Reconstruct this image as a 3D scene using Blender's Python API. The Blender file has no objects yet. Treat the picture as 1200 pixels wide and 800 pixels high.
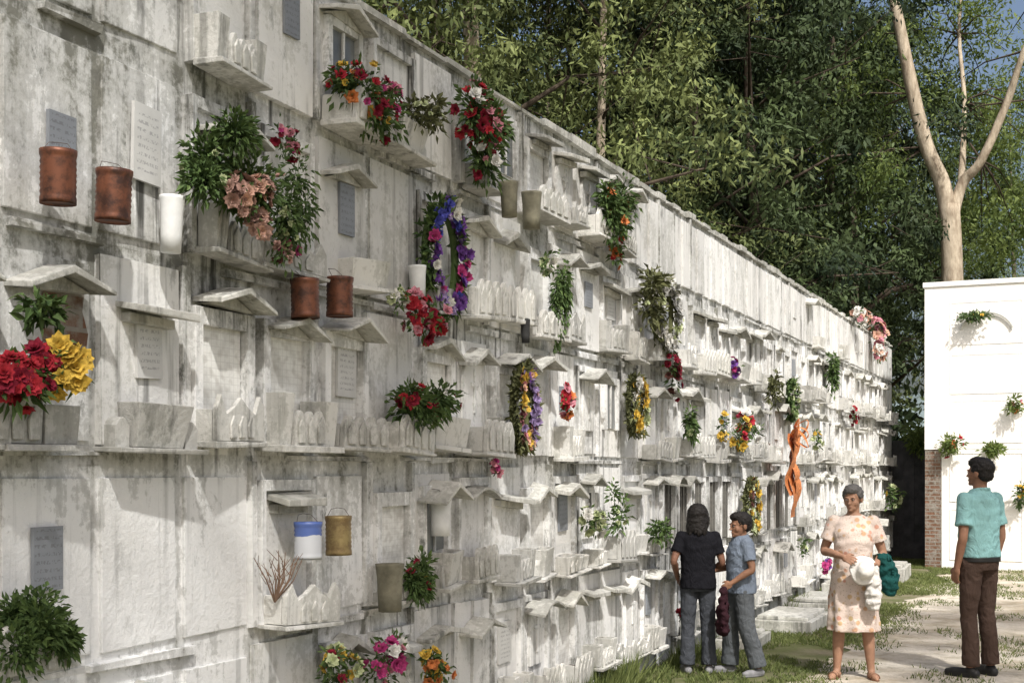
import bpy, bmesh, math, random
import numpy as np
from mathutils import Vector, Matrix, noise as mn
R=random.Random(7); D=bpy.data; S=bpy.context.scene; C=S.collection
rad=math.radians
TH=rad(24.07); CAMX=3.214; EYE=1.62; F=1500.0
sT,cT=math.sin(TH),math.cos(TH)
ROW=.755; COLW=.467; Y0=2.152; ROWZ=[.17+ROW*i for i in range(5)]; WTOP=3.86

# ---------- survey helpers: photo measurement -> metres on a real plane ----------
def W(px,py,x=0.0):
    a=TH-math.atan((px-600)/F); d=CAMX-x; y=d/math.tan(a); Z=d*sT+y*cT
    return Vector((x,y,EYE+(550-py)*Z/F))
def kk(px): return .284*(1270-px)
def E(px,py,Y=22.05):
    u=(px-600)/F; Z=Y/(cT+u*sT)
    return Vector((CAMX+Z*(-sT+u*cT),Y,EYE+(550-py)*Z/F))
def G(px,Z,z=0.0):
    X=Z*(px-600)/F
    return Vector((CAMX-Z*sT+X*cT, Z*cT+X*sT, z))

# ---------- node helper ----------
class N:
    def __init__(s,name,rough=.8,spec=.3):
        s.m=D.materials.new(name); s.m.use_nodes=True; s.t=s.m.node_tree; s.t.nodes.clear()
        s.o=s.t.nodes.new('ShaderNodeOutputMaterial'); s.b=s.t.nodes.new('ShaderNodeBsdfPrincipled')
        s.t.links.new(s.b.outputs[0],s.o.inputs[0]); s.b.inputs['Roughness'].default_value=rough
        s.b.inputs['Specular IOR Level'].default_value=spec
    def n(s,t,**k):
        q=s.t.nodes.new(t)
        for a,b in k.items(): setattr(q,a,b)
        return q
    def L(s,a,b):
        if hasattr(a,'is_output') or hasattr(a,'links'): s.t.links.new(a,b)
        else: b.default_value=a
    def pos(s): return s.n('ShaderNodeNewGeometry').outputs['Position']
    def objc(s): return s.n('ShaderNodeTexCoord').outputs['Object']
    def scale(s,v,sc):
        q=s.n('ShaderNodeMapping'); s.L(v,q.inputs[0]); q.inputs['Scale'].default_value=sc; return q.outputs[0]
    def noise(s,v,sc,det=5,r=.6,dist=0):
        q=s.n('ShaderNodeTexNoise'); s.L(v,q.inputs['Vector']); q.inputs['Scale'].default_value=sc
        q.inputs['Detail'].default_value=det; q.inputs['Roughness'].default_value=r; q.inputs['Distortion'].default_value=dist
        return q.outputs[0]
    def vor(s,v,sc,out='Color'):
        q=s.n('ShaderNodeTexVoronoi'); s.L(v,q.inputs['Vector']); q.inputs['Scale'].default_value=sc; return q.outputs[out]
    def ma(s,op,a,b=0.0,c=0.0):
        q=s.n('ShaderNodeMath',operation=op); s.L(a,q.inputs[0]); s.L(b,q.inputs[1]); s.L(c,q.inputs[2]); return q.outputs[0]
    def mr(s,v,a,b,c=0.0,d=1.0):
        q=s.n('ShaderNodeMapRange'); s.L(v,q.inputs[0])
        for i,x in enumerate((a,b,c,d)): q.inputs[i+1].default_value=x
        return q.outputs[0]
    def sep(s,v):
        q=s.n('ShaderNodeSeparateXYZ'); s.L(v,q.inputs[0]); return q.outputs
    def mix(s,f,a,b,mode='MIX'):
        q=s.n('ShaderNodeMix',data_type='RGBA',blend_type=mode); s.L(f,q.inputs[0])
        for v,i in ((a,6),(b,7)):
            if isinstance(v,tuple): q.inputs[i].default_value=(*v[:3],1)
            else: s.t.links.new(v,q.inputs[i])
        return q.outputs[2]
    def ramp(s,f,st):
        q=s.n('ShaderNodeValToRGB'); s.L(f,q.inputs[0]); e=q.color_ramp.elements
        while len(e)<len(st): e.new(.5)
        for x,(p,c) in zip(e,st): x.position=p; x.color=(*c[:3],1) if isinstance(c,tuple) else (c,c,c,1)
        return q.outputs[0]
    def rnd(s): return s.n('ShaderNodeObjectInfo').outputs['Random']
    def col(s,c):
        if isinstance(c,tuple): s.b.inputs['Base Color'].default_value=(*c[:3],1)
        else: s.t.links.new(c,s.b.inputs['Base Color'])
    def bump(s,h,st=.3,d=.01):
        q=s.n('ShaderNodeBump'); q.inputs['Strength'].default_value=st; q.inputs['Distance'].default_value=d
        s.L(h,q.inputs['Height']); s.t.links.new(q.outputs[0],s.b.inputs['Normal'])

def plaster(name,clean,dirty,amt=.0,special=False,rv=.16,streak=.0):
    m=N(name,.9,.15); p=m.pos()
    n1=m.noise(p,1.9,9,.68); n2=m.noise(m.scale(p,(7,7,.8)),1.6,7,.65); n3=m.noise(p,34,6,.7)
    g=m.ma('ADD',m.ma('MULTIPLY',n1,.6),m.ma('MULTIPLY',n2,.4)); g=m.ma('ADD',g,m.ma('MULTIPLY',m.ma('SUBTRACT',n3,.5),.35))
    x,y,z=m.sep(p); ww=None
    if special:
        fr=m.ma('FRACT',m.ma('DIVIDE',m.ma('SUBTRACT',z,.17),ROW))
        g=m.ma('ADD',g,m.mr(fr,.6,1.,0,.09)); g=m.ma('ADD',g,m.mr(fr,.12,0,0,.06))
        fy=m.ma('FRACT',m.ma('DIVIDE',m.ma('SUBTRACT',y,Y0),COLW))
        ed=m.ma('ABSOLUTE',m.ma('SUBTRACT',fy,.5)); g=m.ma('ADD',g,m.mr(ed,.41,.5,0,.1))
        mold=m.ma('MULTIPLY',m.mr(y,4.6,3.8),m.mr(z,1.9,2.6)); g=m.ma('ADD',g,m.ma('MULTIPLY',mold,.07))
        ww=m.ma('MULTIPLY',m.mr(y,4.75,4.4),m.mr(z,1.66,1.55)); g=m.ma('SUBTRACT',g,m.ma('MULTIPLY',ww,.10))
        g=m.ma('ADD',g,m.mr(z,3.3,3.9,0,.05))
    f=m.ramp(g,[(.50-amt,0.0),(.535-amt,.33),(.61-amt,.5),(.70-amt,1.0)])
    br=m.mr(m.rnd(),0,1,1-rv,1.04)
    warm=m.mix(m.noise(p,.8,3),clean,(clean[0]*.96,clean[1]*.935,clean[2]*.88))
    c=m.mix(f,warm,m.mix(m.noise(p,9,4),dirty,(dirty[0]*2.3,dirty[1]*2.3,dirty[2]*2.1)))
    bc=m.n('ShaderNodeCombineColor'); [m.L(br,bc.inputs[i]) for i in range(3)]
    c=m.mix(1.0,c,bc.outputs[0],'MULTIPLY')
    if streak:
        s1=m.mr(m.noise(m.scale(p,(11,11,.45)),1.4,6,.6),.53,.64); s2=m.mr(m.noise(p,1.1,6,.6),.44,.58); q=m.ma('MULTIPLY',s1,s2)
        if ww is not None: q=m.ma('MULTIPLY',q,m.mr(ww,0,1,1,.3))
        c=m.mix(m.ma('MULTIPLY',q,streak),c,(.055,.055,.05))
        s3=m.mr(m.noise(m.scale(p,(3,3,1.6)),2.3,9,.75),.57,.66)
        if special: s3=m.ma('MULTIPLY',s3,m.mr(ww,0,1,1,.35))
        c=m.mix(m.ma('MULTIPLY',s3,streak*.85),c,(.1,.105,.09))
    m.col(c)
    m.bump(m.ma('ADD',m.ma('ADD',n3,m.ma('MULTIPLY',n1,1.5)),m.ma('MULTIPLY',f,-.5)),.6,.012); return m.m

def simple(name,c,rough=.7,var=.25,sc=20,bump=.2,spec=.3):
    m=N(name,rough,spec); p=m.pos(); n=m.noise(p,sc,5)
    m.col(m.mix(m.mr(n,.3,.7),(c[0]*(1-var),c[1]*(1-var),c[2]*(1-var)),tuple(min(1,v*(1+var)) for v in c)))
    if bump: m.bump(n,bump,.01)
    return m.m

mWall=plaster('weathered_whitewash',(.80,.815,.83),(.12,.12,.112),.012,True,0,.95)
mSlab=plaster('aged_white_slab',(.80,.81,.815),(.22,.22,.205),-.012,False,.22,.6)
mConc=plaster('stained_concrete',(.62,.625,.6),(.12,.12,.105),.035,False,.25,.6)
mPlan=plaster('painted_concrete_planter',(.7,.705,.69),(.15,.15,.135),.015,False,.34,.55)
mBlock=plaster('clean_white_plaster',(.87,.87,.86),(.45,.44,.41),-.11,False,0)  # the end block's own clean white
mDarkW=simple('dark_block_wall',(.09,.09,.095),.9,.4,6)
mSoil=simple('dark_soil',(.05,.035,.025),.95)
mGrate=simple('recess_shade_black',(.03,.03,.03),.8)  # opening's shade put into colour behind the bars; also a black container
mBar=simple('grey_metal_bar',(.16,.155,.14),.5)
mGlass=simple('dusty_glass',(.16,.17,.17),.25,.3,8,0,.5)
def tile():
    m=N('small_white_tile',.45,.4); p=m.pos(); x,y,z=m.sep(p)
    a=m.ma('FRACT',m.ma('MULTIPLY',y,34)); b=m.ma('FRACT',m.ma('MULTIPLY',z,34))
    l=m.ma('MAXIMUM',m.ma('GREATER_THAN',a,.9),m.ma('GREATER_THAN',b,.9))
    g=m.noise(p,5,6); q=m.noise(m.scale(p,(34,34,34)),1.0,0)
    c=m.mix(m.mr(g,.45,.75),(.78,.78,.75),(.38,.37,.34)); c=m.mix(m.mr(q,.5,.75,0,.45),c,(.42,.4,.36)); c=m.mix(m.ma('MULTIPLY',l,.3),c,(.35,.34,.32)); m.col(c)
    m.bump(m.ma('SUBTRACT',1.0,l),.3,.003); return m.m
mTile=tile()
def inscr(name,base,ink,k):
    m=N(name,.5,.4); o=m.objc(); x,y,z=m.sep(o)
    ln=m.ma('FRACT',m.ma('MULTIPLY',z,30)); ln=m.ma('MULTIPLY',m.ma('GREATER_THAN',ln,.3),m.ma('LESS_THAN',ln,.75))
    row=m.ma('FLOOR',m.ma('MULTIPLY',z,30)); cv=m.n('ShaderNodeCombineXYZ'); m.L(m.ma('MULTIPLY',y,95),cv.inputs[0]); m.L(m.ma('MULTIPLY',row,7.3),cv.inputs[1]); m.L(m.ma('MULTIPLY',z,80),cv.inputs[2])
    t=m.mr(m.noise(cv.outputs[0],1,1),.48,.56)
    f=m.ma('MULTIPLY',ln,t); f=m.ma('MULTIPLY',f,m.ma('LESS_THAN',m.ma('ABSOLUTE',y),.085)); f=m.ma('MULTIPLY',f,m.ma('LESS_THAN',m.ma('ABSOLUTE',z),.12))
    n=m.noise(m.pos(),8,6)
    b=m.mix(n,base,tuple(v*.6 for v in base)); m.col(m.mix(m.ma('MULTIPLY',f,k),b,ink)); return m.m
mIns=inscr('inscribed_pale_marble',(.7,.7,.68),(.22,.22,.23),.6)
mInsG=inscr('inscribed_grey_stone',(.28,.3,.33),(.1,.1,.11),.5)
def brick():
    m=N('old_brick',.95,.1); p=m.pos(); x,y,z=m.sep(p); cv=m.n('ShaderNodeCombineXYZ'); m.L(m.ma('ADD',x,y),cv.inputs[0]); m.L(z,cv.inputs[1])
    q=m.n('ShaderNodeTexBrick'); m.L(cv.outputs[0],q.inputs['Vector']); q.inputs['Scale'].default_value=1
    q.inputs['Brick Width'].default_value=.17; q.inputs['Row Height'].default_value=.062; q.inputs['Mortar Size'].default_value=.009
    q.inputs['Color1'].default_value=(.19,.1,.065,1); q.inputs['Color2'].default_value=(.13,.085,.06,1); q.inputs['Mortar'].default_value=(.24,.22,.19,1)
    n=m.noise(p,9,7,.7); m.col(m.mix(m.mr(n,.45,.62),q.outputs[0],(.27,.25,.22))); m.bump(m.ma('ADD',q.outputs['Fac'],m.ma('MULTIPLY',n,2)),.7,.015); return m.m
mBrick=brick()
def rustm(name,a,b):
    m=N(name,.45,.45); p=m.pos(); n=m.noise(p,14,7,.7); m.col(m.mix(m.mr(n,.42,.6),a,b)); m.b.inputs['Metallic'].default_value=.3; m.bump(n,.15,.004); return m.m
mRust=rustm('rusted_tin',(.2,.075,.04),(.06,.028,.02)); mGold=rustm('gold_tin',(.4,.31,.14),(.22,.15,.07))
def bluetin():
    m=N('blue_label_tin',.4,.5); x,y,z=m.sep(m.objc()); n=m.noise(m.objc(),9,3)
    f=m.ma('GREATER_THAN',m.ma('ADD',z,m.ma('MULTIPLY',n,.06)),.13); m.col(m.mix(f,(.55,.57,.6),(.08,.13,.35))); return m.m
mBlueT=bluetin(); mWire=simple('thin_wire',(.12,.1,.09),.5)
mWhiteP=simple('white_plastic',(.7,.71,.7),.5,.15,10,.05); mPotG=simple('grey_green_pot',(.2,.19,.14),.85,.4,12)

def petal(name,c):
    m=N(name,.65,.15); n=m.noise(m.pos(),45,3); c2=tuple(v*.5 for v in c)
    m.col(m.mix(m.mr(n,.35,.65),c2,c)); return m.m
P={k:petal('petal_'+k,c) for k,c in dict(red=(.45,.03,.045),crimson=(.24,.015,.035),yellow=(.72,.48,.08),pink=(.68,.28,.34),magenta=(.5,.06,.22),
   purple=(.2,.08,.36),blue=(.08,.09,.42),white=(.8,.79,.74),palegreen=(.6,.67,.38),orange=(.7,.24,.08),dusty=(.55,.34,.28),lilac=(.4,.3,.55),brown=(.12,.05,.04),peach=(.72,.43,.32),grey=(.48,.48,.46)).items()}
def leafm(name,a,b,trans=.0):
    m=N(name,.65,.2); at=m.n('ShaderNodeAttribute'); at.attribute_name='tint'
    c=m.ramp(at.outputs['Fac'],[(0.0,a),(1.0,b)]); m.col(c)
    if trans:
        tr=m.n('ShaderNodeBsdfTranslucent'); m.t.links.new(m.mix(.5,c,(.25,.32,.06)),tr.inputs[0])
        mx=m.n('ShaderNodeMixShader'); mx.inputs[0].default_value=trans; m.t.links.new(m.b.outputs[0],mx.inputs[1]); m.t.links.new(tr.outputs[0],mx.inputs[2])
        m.t.links.new(mx.outputs[0],m.o.inputs[0])
    return m.m
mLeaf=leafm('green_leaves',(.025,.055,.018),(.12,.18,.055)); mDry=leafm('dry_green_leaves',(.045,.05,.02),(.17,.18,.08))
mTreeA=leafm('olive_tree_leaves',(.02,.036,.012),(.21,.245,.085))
mTreeD=leafm('shade_toned_tree_leaves',(.008,.018,.009),(.085,.12,.045))  # shade of the wood's interior is put into this dark leaf colour
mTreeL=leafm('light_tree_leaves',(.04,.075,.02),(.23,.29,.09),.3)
mGrass=leafm('grass_blades',(.05,.075,.02),(.19,.22,.08),.2)

# ---------- mesh builder ----------
class MB:
    def __init__(s): s.v=[]; s.f=[]; s.m=[]; s.t=[]
    def add(s,v,f,m=0,t=0.5):
        o=len(s.v); s.v+= [tuple(q) for q in v]; s.f+=[tuple(i+o for i in q) for q in f]; s.m+=[m]*len(f); s.t+=[t]*len(f)
    def box(s,a,b,m=0,j=0,M=None):
        v=[Vector((x,y,z)) for x in (a[0],b[0]) for y in (a[1],b[1]) for z in (a[2],b[2])]
        if j: v=[q+Vector([R.uniform(-j,j) for _ in range(3)]) for q in v]
        if M: v=[M@q for q in v]
        s.add(v,[(0,1,3,2),(4,6,7,5),(0,4,5,1),(2,3,7,6),(0,2,6,4),(1,5,7,3)],m)
    def prof(s,pts,x0,x1,m=0,dz=0.0):
        n=len(pts); v=[(x0,y,z) for y,z in pts]+[(x1,y,z+dz) for y,z in pts]
        s.add(v,[tuple(range(n-1,-1,-1)),tuple(range(n,2*n))]+[(i,(i+1)%n,n+(i+1)%n,n+i) for i in range(n)],m)
    def pot(s,x0,x1,y0,y1,z0,z1,fl,m=0,ms=1,t=.016):
        a=[(x0,y0,z0),(x1,y0,z0),(x1,y1,z0),(x0,y1,z0)]; b=[(x0,y0-fl,z1),(x1+fl,y0-fl,z1),(x1+fl,y1+fl,z1),(x0,y1+fl,z1)]
        c=[(x0+t,y0-fl+t,z1),(x1+fl-t,y0-fl+t,z1),(x1+fl-t,y1+fl-t,z1),(x0+t,y1+fl-t,z1)]; d=[(q[0],q[1],z1-.035) for q in c]
        f=[(3,2,1,0)]+[(i,(i+1)%4,4+(i+1)%4,4+i) for i in range(4)]+[(4+i,4+(i+1)%4,8+(i+1)%4,8+i) for i in range(4)]+[(8+i,8+(i+1)%4,12+(i+1)%4,12+i) for i in range(4)]
        s.add(a+b+c+d,f,m); o=len(s.v)-16; s.f.append((o+12,o+13,o+14,o+15)); s.m.append(ms); s.t.append(.5)
    def lathe(s,pr,c=(0,0,0),m=0,n=18):
        v=[(c[0]+r*math.cos(2*math.pi*i/n),c[1]+r*math.sin(2*math.pi*i/n),c[2]+z) for r,z in pr for i in range(n)]
        f=[(k*n+i,k*n+(i+1)%n,(k+1)*n+(i+1)%n,(k+1)*n+i) for k in range(len(pr)-1) for i in range(n)]
        s.add(v,f,m)
    def tube(s,pts,rs,m=0,n=8,cap=True):
        pts=[Vector(p) for p in pts]; N_=len(pts); up=Vector((.13,.2,.97)); V=[]
        d0=(pts[1]-pts[0]).normalized(); u=d0.cross(up)
        if u.length<.1: u=d0.cross(Vector((1,0,0)))
        u.normalize()
        for i,p in enumerate(pts):
            d=(pts[min(i+1,N_-1)]-pts[max(i-1,0)]).normalized(); u=(u-d*u.dot(d)).normalized(); w=d.cross(u)
            r=rs[i]
            for k in range(n):
                a=2*math.pi*k/n; V.append(p+u*(math.cos(a)*r)+w*(math.sin(a)*r))
        f=[(k*n+i,k*n+(i+1)%n,(k+1)*n+(i+1)%n,(k+1)*n+i) for k in range(N_-1) for i in range(n)]
        if cap: f+=[tuple(range(n-1,-1,-1)),tuple((N_-1)*n+i for i in range(n))]
        s.add(V,f,m)
    def ell(s,c,r,m=0,M=None,nu=16,nv=10):
        c=Vector(c); V=[]
        for j in range(1,nv):
            p=math.pi*j/nv
            for i in range(nu):
                a=2*math.pi*i/nu; V.append(Vector((r[0]*math.sin(p)*math.cos(a),r[1]*math.sin(p)*math.sin(a),r[2]*math.cos(p))))
        V.append(Vector((0,0,r[2]))); V.append(Vector((0,0,-r[2]))); T=len(V)-2; B=T+1
        if M is not None: V=[M@q for q in V]
        V=[q+c for q in V]
        f=[(j*nu+i,(j+1)*nu+i,(j+1)*nu+(i+1)%nu,j*nu+(i+1)%nu) for j in range(nv-2) for i in range(nu)]
        f+=[(T,i,(i+1)%nu) for i in range(nu)]+[(B,(nv-2)*nu+(i+1)%nu,(nv-2)*nu+i) for i in range(nu)]
        s.add(V,f,m)
    def mesh(s,name,mats,smooth=False,tint=False,bevel=0):
        me=D.meshes.new(name); me.from_pydata(s.v,[],s.f)
        for q in mats: me.materials.append(q)
        me.polygons.foreach_set('material_index',s.m)
        if smooth: me.polygons.foreach_set('use_smooth',[True]*len(s.f))
        if tint:
            a=me.attributes.new('tint','FLOAT','FACE'); a.data.foreach_set('value',s.t)
        if bevel:
            bm=bmesh.new(); bm.from_mesh(me); bmesh.ops.recalc_face_normals(bm,faces=bm.faces)
            es=[e for e in bm.edges if len(e.link_faces)==2 and e.calc_face_angle(0)>.5]
            bmesh.ops.bevel(bm,geom=es,offset=bevel,segments=2,affect='EDGES',profile=.6)
            for v in bm.verts: v.co+=v.normal*(mn.noise(v.co*23)*.003)
            bm.to_mesh(me); bm.free()
        me.update(); return me
def ob(name,me,parent=None,loc=(0,0,0),rot=None,scale=None,**k):
    o=D.objects.new(name,me); C.objects.link(o); o.location=loc
    if rot: o.rotation_euler=rot
    if scale: o.scale=scale
    if parent: o.parent=parent
    for a,b in k.items(): o[a]=b
    return o

# ---------- people ----------
def cr(pts,rs,sub=4):
    P_=[Vector(p) for p in pts]; out=[];ro=[]
    for i in range(len(P_)-1):
        a=P_[max(i-1,0)];b_=P_[i];c=P_[i+1];d=P_[min(i+2,len(P_)-1)]
        for j in range(sub):
            t=j/sub; out.append(.5*((2*b_)+(c-a)*t+(2*a-5*b_+4*c-d)*t*t+(3*b_-a-3*c+d)*t**3)); ro.append(rs[i]+(rs[i+1]-rs[i])*(t*t*(3-2*t)))
    out.append(P_[-1]); ro.append(rs[-1]); return out,ro
def limb(b,pts,rs,ball=True,sub=4):
    p,r=cr(pts,rs,sub); b.tube(p,r,0,14)
    if ball: b.ell(p[0],(r[0],)*3); b.ell(p[-1],(r[-1],)*3)
def torso(b,rings,n=22):
    V=[];R_=[]
    for i in range(len(rings)-1):
        for j in range(4):
            t=j/4; t=t*t*(3-2*t)*.5+t*.5; R_.append([rings[i][k]+(rings[i+1][k]-rings[i][k])*t for k in range(5)])
    R_.append(list(rings[-1]))
    for z,rx,ry,cx,cy in R_:
        for k in range(n):
            a=2*math.pi*k/n; c_,s_=math.cos(a),math.sin(a); V.append((cx+rx*math.copysign(abs(c_)**.85,c_),cy+ry*math.copysign(abs(s_)**.85,s_),z))
    m=len(R_); f=[(k*n+i,k*n+(i+1)%n,(k+1)*n+(i+1)%n,(k+1)*n+i) for k in range(m-1) for i in range(n)]+[tuple(range(n-1,-1,-1)),tuple((m-1)*n+i for i in range(n))]
    b.add(V,f)
def remesh(name,b,vox,sm,mat,scale=1.0,disp=0,ds=9):
    me=b.mesh('tmp',[mat]); o=D.objects.new('tmp',me); C.objects.link(o)
    r=o.modifiers.new('r','REMESH'); r.mode='VOXEL'; r.voxel_size=vox
    if sm: s=o.modifiers.new('s','SMOOTH'); s.factor=.5; s.iterations=sm
    dg=bpy.context.evaluated_depsgraph_get(); m2=D.meshes.new_from_object(o.evaluated_get(dg)); D.objects.remove(o); D.meshes.remove(me); m2.name=name
    m2.materials.clear(); m2.materials.append(mat)
    if disp: 
        for v in m2.vertices:
            q=v.co; w=mn.noise(Vector((q.x*ds,q.y*ds,q.z*ds*1.5)))+.6*mn.noise(Vector((q.x*ds*2+7,q.y*ds*2,q.z*ds*2.6))); v.co=q+v.normal*(w*disp)
    if scale!=1: m2.transform(Matrix.Scale(scale,4))
    m2.polygons.foreach_set('use_smooth',[True]*len(m2.polygons)); m2.update(); return m2
def hand(b,wr,d,pn,side,curl):
    d=Vector(d).normalized(); pn=Vector(pn); pn=(pn-d*pn.dot(d)).normalized(); sd=d.cross(pn).normalized()*side
    wr=Vector(wr); M=Matrix((sd,pn,d)).transposed(); b.ell(wr+d*.045,(.04,.016,.052),0,M); limb(b,[wr-d*.02,wr+d*.03],[.026,.024])
    for k,(o,l) in enumerate(((.03,.066),(.01,.075),(-.01,.07),(-.029,.054))):
        p=wr+d*(.085-abs(o)*.15)+sd*o; dd=(d+sd*o*3).normalized(); pts=[p-dd*.02,p]
        for j,fr in enumerate((.42,.33,.25)):
            a=curl*(j+.6); q=(dd*math.cos(a)+pn*math.sin(a)); p=p+q*l*fr*1.05; pts.append(p)
        b.tube(pts,[.0095,.009,.0085,.008,.007],0,8); b.ell(pts[-1],(.007,)*3)
    p=wr+d*.025+sd*.03; q1=p+(d*.7+sd*.6+pn*.25).normalized()*.035; q2=q1+(d*.9+sd*.15+pn*.4).normalized()*.03; b.tube([p,q1,q2],[.014,.011,.008],0,8); b.ell(q2,(.008,)*3)
def skin(c):
    m=N('skin',.6,.3); n=m.noise(m.pos(),18,4); m.col(m.mix(m.mr(n,.3,.7),tuple(v*.82 for v in c),tuple(v*1.1 for v in c))); m.bump(n,.15,.004); return m.m
def hairm(name,c):
    m=N(name,.6,.25); n=m.noise(m.scale(m.objc(),(70,70,12)),1.5,4); m.col(m.mix(n,tuple(v*.4 for v in c),tuple(v*1.6 for v in c))); m.bump(n,.8,.008); return m.m
def cloth(name,c,var=.12):
    m=N(name,.95,.05); p=m.objc(); n=m.noise(p,6,5); m.col(m.mix(n,tuple(v*(1-var) for v in c),tuple(v*(1+var) for v in c))); m.bump(m.ma('ADD',m.ma('MULTIPLY',m.noise(m.scale(p,(1,1,.6)),13,4,.5,2.0),1.0),m.ma('MULTIPLY',m.noise(p,260,2),.1)),.8,.025); return m.m
mEyeW=simple('eye_white',(.36,.32,.3),.3,.05,10,0); mEyeD=simple('dark_iris',(.03,.02,.015),.3,.1,10,0); mLip=simple('lips',(.22,.105,.08),.6,.1)
mSandal=simple('sandal_leather',(.16,.08,.045),.6); mShoeB=simple('black_shoe',(.02,.02,.02),.5); mShoeG=simple('grey_sneaker',(.2,.2,.21),.7)
def person(label,loc,yaw,H,J,hs,wide,skinc,hairc,build_clothes,hairstyle='short'):
    s=H/1.70; root=ob('person',None,loc=loc,rot=(0,0,yaw),label=label,category='person'); mS=skin(skinc)
    b=MB(); w=wide
    torso(b,[(.84,.14*w,.10*w,0,.01),(.93,.158*w,.112*w,0,.01),(1.05,.138*w,.10*w,0,0),(1.16,.145*w,.105*w,0,0),(1.28,.165*w,.112*w,0,0),(1.37,.155*w,.095*w,0,.01),(1.42,.10*w,.07,0,.012),(1.45,.058,.055,0,.012)])
    for sd in('L','R'):
        sh,el,wr=J['arm'+sd]; side=1 if sd=='L' else -1
        mid=Vector(el).lerp(Vector(wr),.3); limb(b,[sh,Vector(sh).lerp(Vector(el),.5),el,mid,wr],[.052*w,.045*w,.036*w,.037*w,.025])
        d=J.get('hd'+sd) or (Vector(wr)-Vector(el)); pn=J.get('pn'+sd) or (-side,0,0)
        dd=Vector(d).normalized(); pv=Vector(pn); sdv=dd.cross(pv); tside=1 if sdv.dot(Vector(J.get('th'+sd,(0,-1,0))))>0 else -1
        hand(b,wr,d,pn,tside,J.get('cu'+sd,.35))
        hp,kn,an=J['leg'+sd]; hp,kn,an=Vector(hp),Vector(kn),Vector(an)
        calf=kn.lerp(an,.3)+Vector((0,.012,0)); limb(b,[hp,hp.lerp(kn,.5),kn,calf,an],[.088*w,.07*w,.05*w,.052*w,.033])
        td=Vector(J.get('toe'+sd,(0,-1,0))).normalized()
        gz=an.z-.08; hl=Vector((an.x,an.y,gz+.032))-td*.03; limb(b,[hl,hl+td*.09+Vector((0,0,.0)),hl+td*.165+Vector((0,0,-.008)),hl+td*.2+Vector((0,0,-.012))],[.03,.036,.032,.018]); limb(b,[an,hl+td*.05+Vector((0,0,.02))],[.034,.03])
    chin=1.70-.228*hs; hy,hp_=J.get('head',(0,0)); HM=Matrix.Translation((0,.0,chin))@Matrix.Rotation(hy,4,'Z')@Matrix.Rotation(hp_,4,'X')@Matrix.Scale(hs,4)
    def he(bm,c,r): 
        M3=HM.to_3x3(); bm.ell(HM@Vector(c),r,0,M3)
    limb(b,[(0,.015,1.40),(0,.012,chin+.02),(HM@Vector((0,.02,.07)))],[.058,.052,.052])
    he(b,(0,.014,.137),(.074,.093,.089)); he(b,(0,-.018,.088),(.06,.07,.084)); he(b,(0,-.035,.038),(.044,.05,.036)); he(b,(0,-.073,.02),(.018,.016,.016))
    he(b,(0,-.09,.1),(.009,.012,.028)); he(b,(0,-.1,.08),(.014,.013,.009)); he(b,(0,-.08,.05),(.02,.011,.011))
    for q in(-1,1): he(b,(q*.028,-.077,.127),(.026,.012,.009)); he(b,(q*.038,-.052,.082),(.022,.022,.03)); he(b,(q*.077,.012,.1),(.009,.02,.032))
    ob('body',remesh('body',b,.0062,3,mS,s),root)
    hb=MB(); hd=.006
    he(hb,(0,.026,.15),(.086,.096,.088)); he(hb,(0,-.008,.19),(.072,.086,.05))
    if hairstyle=='short': he(hb,(0,.055,.1),(.074,.06,.06)); [he(hb,(q*.074,.012,.135),(.012,.025,.03)) for q in(-1,1)]
    elif hairstyle=='bob':
        hr=random.Random(3); he(hb,(0,.028,.145),(.096,.104,.098)); he(hb,(0,.045,.075),(.094,.082,.09)); he(hb,(0,.06,.015),(.08,.06,.05)); [he(hb,(q*.08,.01,.085),(.024,.045,.085)) for q in(-1,1)]
        for i in range(34):
            a=hr.uniform(.1,math.pi-.1); he(hb,(.086*math.cos(a),.04+.072*math.sin(a),hr.uniform(-.02,.03)),(.013,.013,.05))
    else: he(hb,(0,.045,.12),(.084,.07,.075)); he(hb,(0,.12,.11),(.036,.03,.036)); [he(hb,(q*.076,.004,.145),(.014,.042,.042)) for q in(-1,1)]
    ob('hair',remesh('hair',hb,.008,1,hairm('hair',hairc),s,hd,40),root)
    for q in(-1,1):
        e=MB(); he(e,(q*.029,-.0795,.113),(.0115,.0075,.0048)); k=len(e.f); he(e,(q*.029,-.085,.113),(.005,.003,.0045)); e.m=[0]*k+[1]*(len(e.f)-k)
        me=e.mesh('eye',[mEyeW,mEyeD],True); me.transform(Matrix.Scale(s,4)); ob('eye',me,root)
        e=MB(); he(e,(q*.03,-.0885,.131),(.014,.003,.0022)); me=e.mesh('eyebrow',[hairm('brow',(.07,.045,.035))],True); me.transform(Matrix.Scale(s,4)); ob('eyebrow',me,root)
    e=MB(); he(e,(0,-.0905,.049),(.015,.003,.0035)); me=e.mesh('mouth',[mLip],True); me.transform(Matrix.Scale(s,4)); ob('mouth',me,root)
    build_clothes(root,J,s,w); return root
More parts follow.
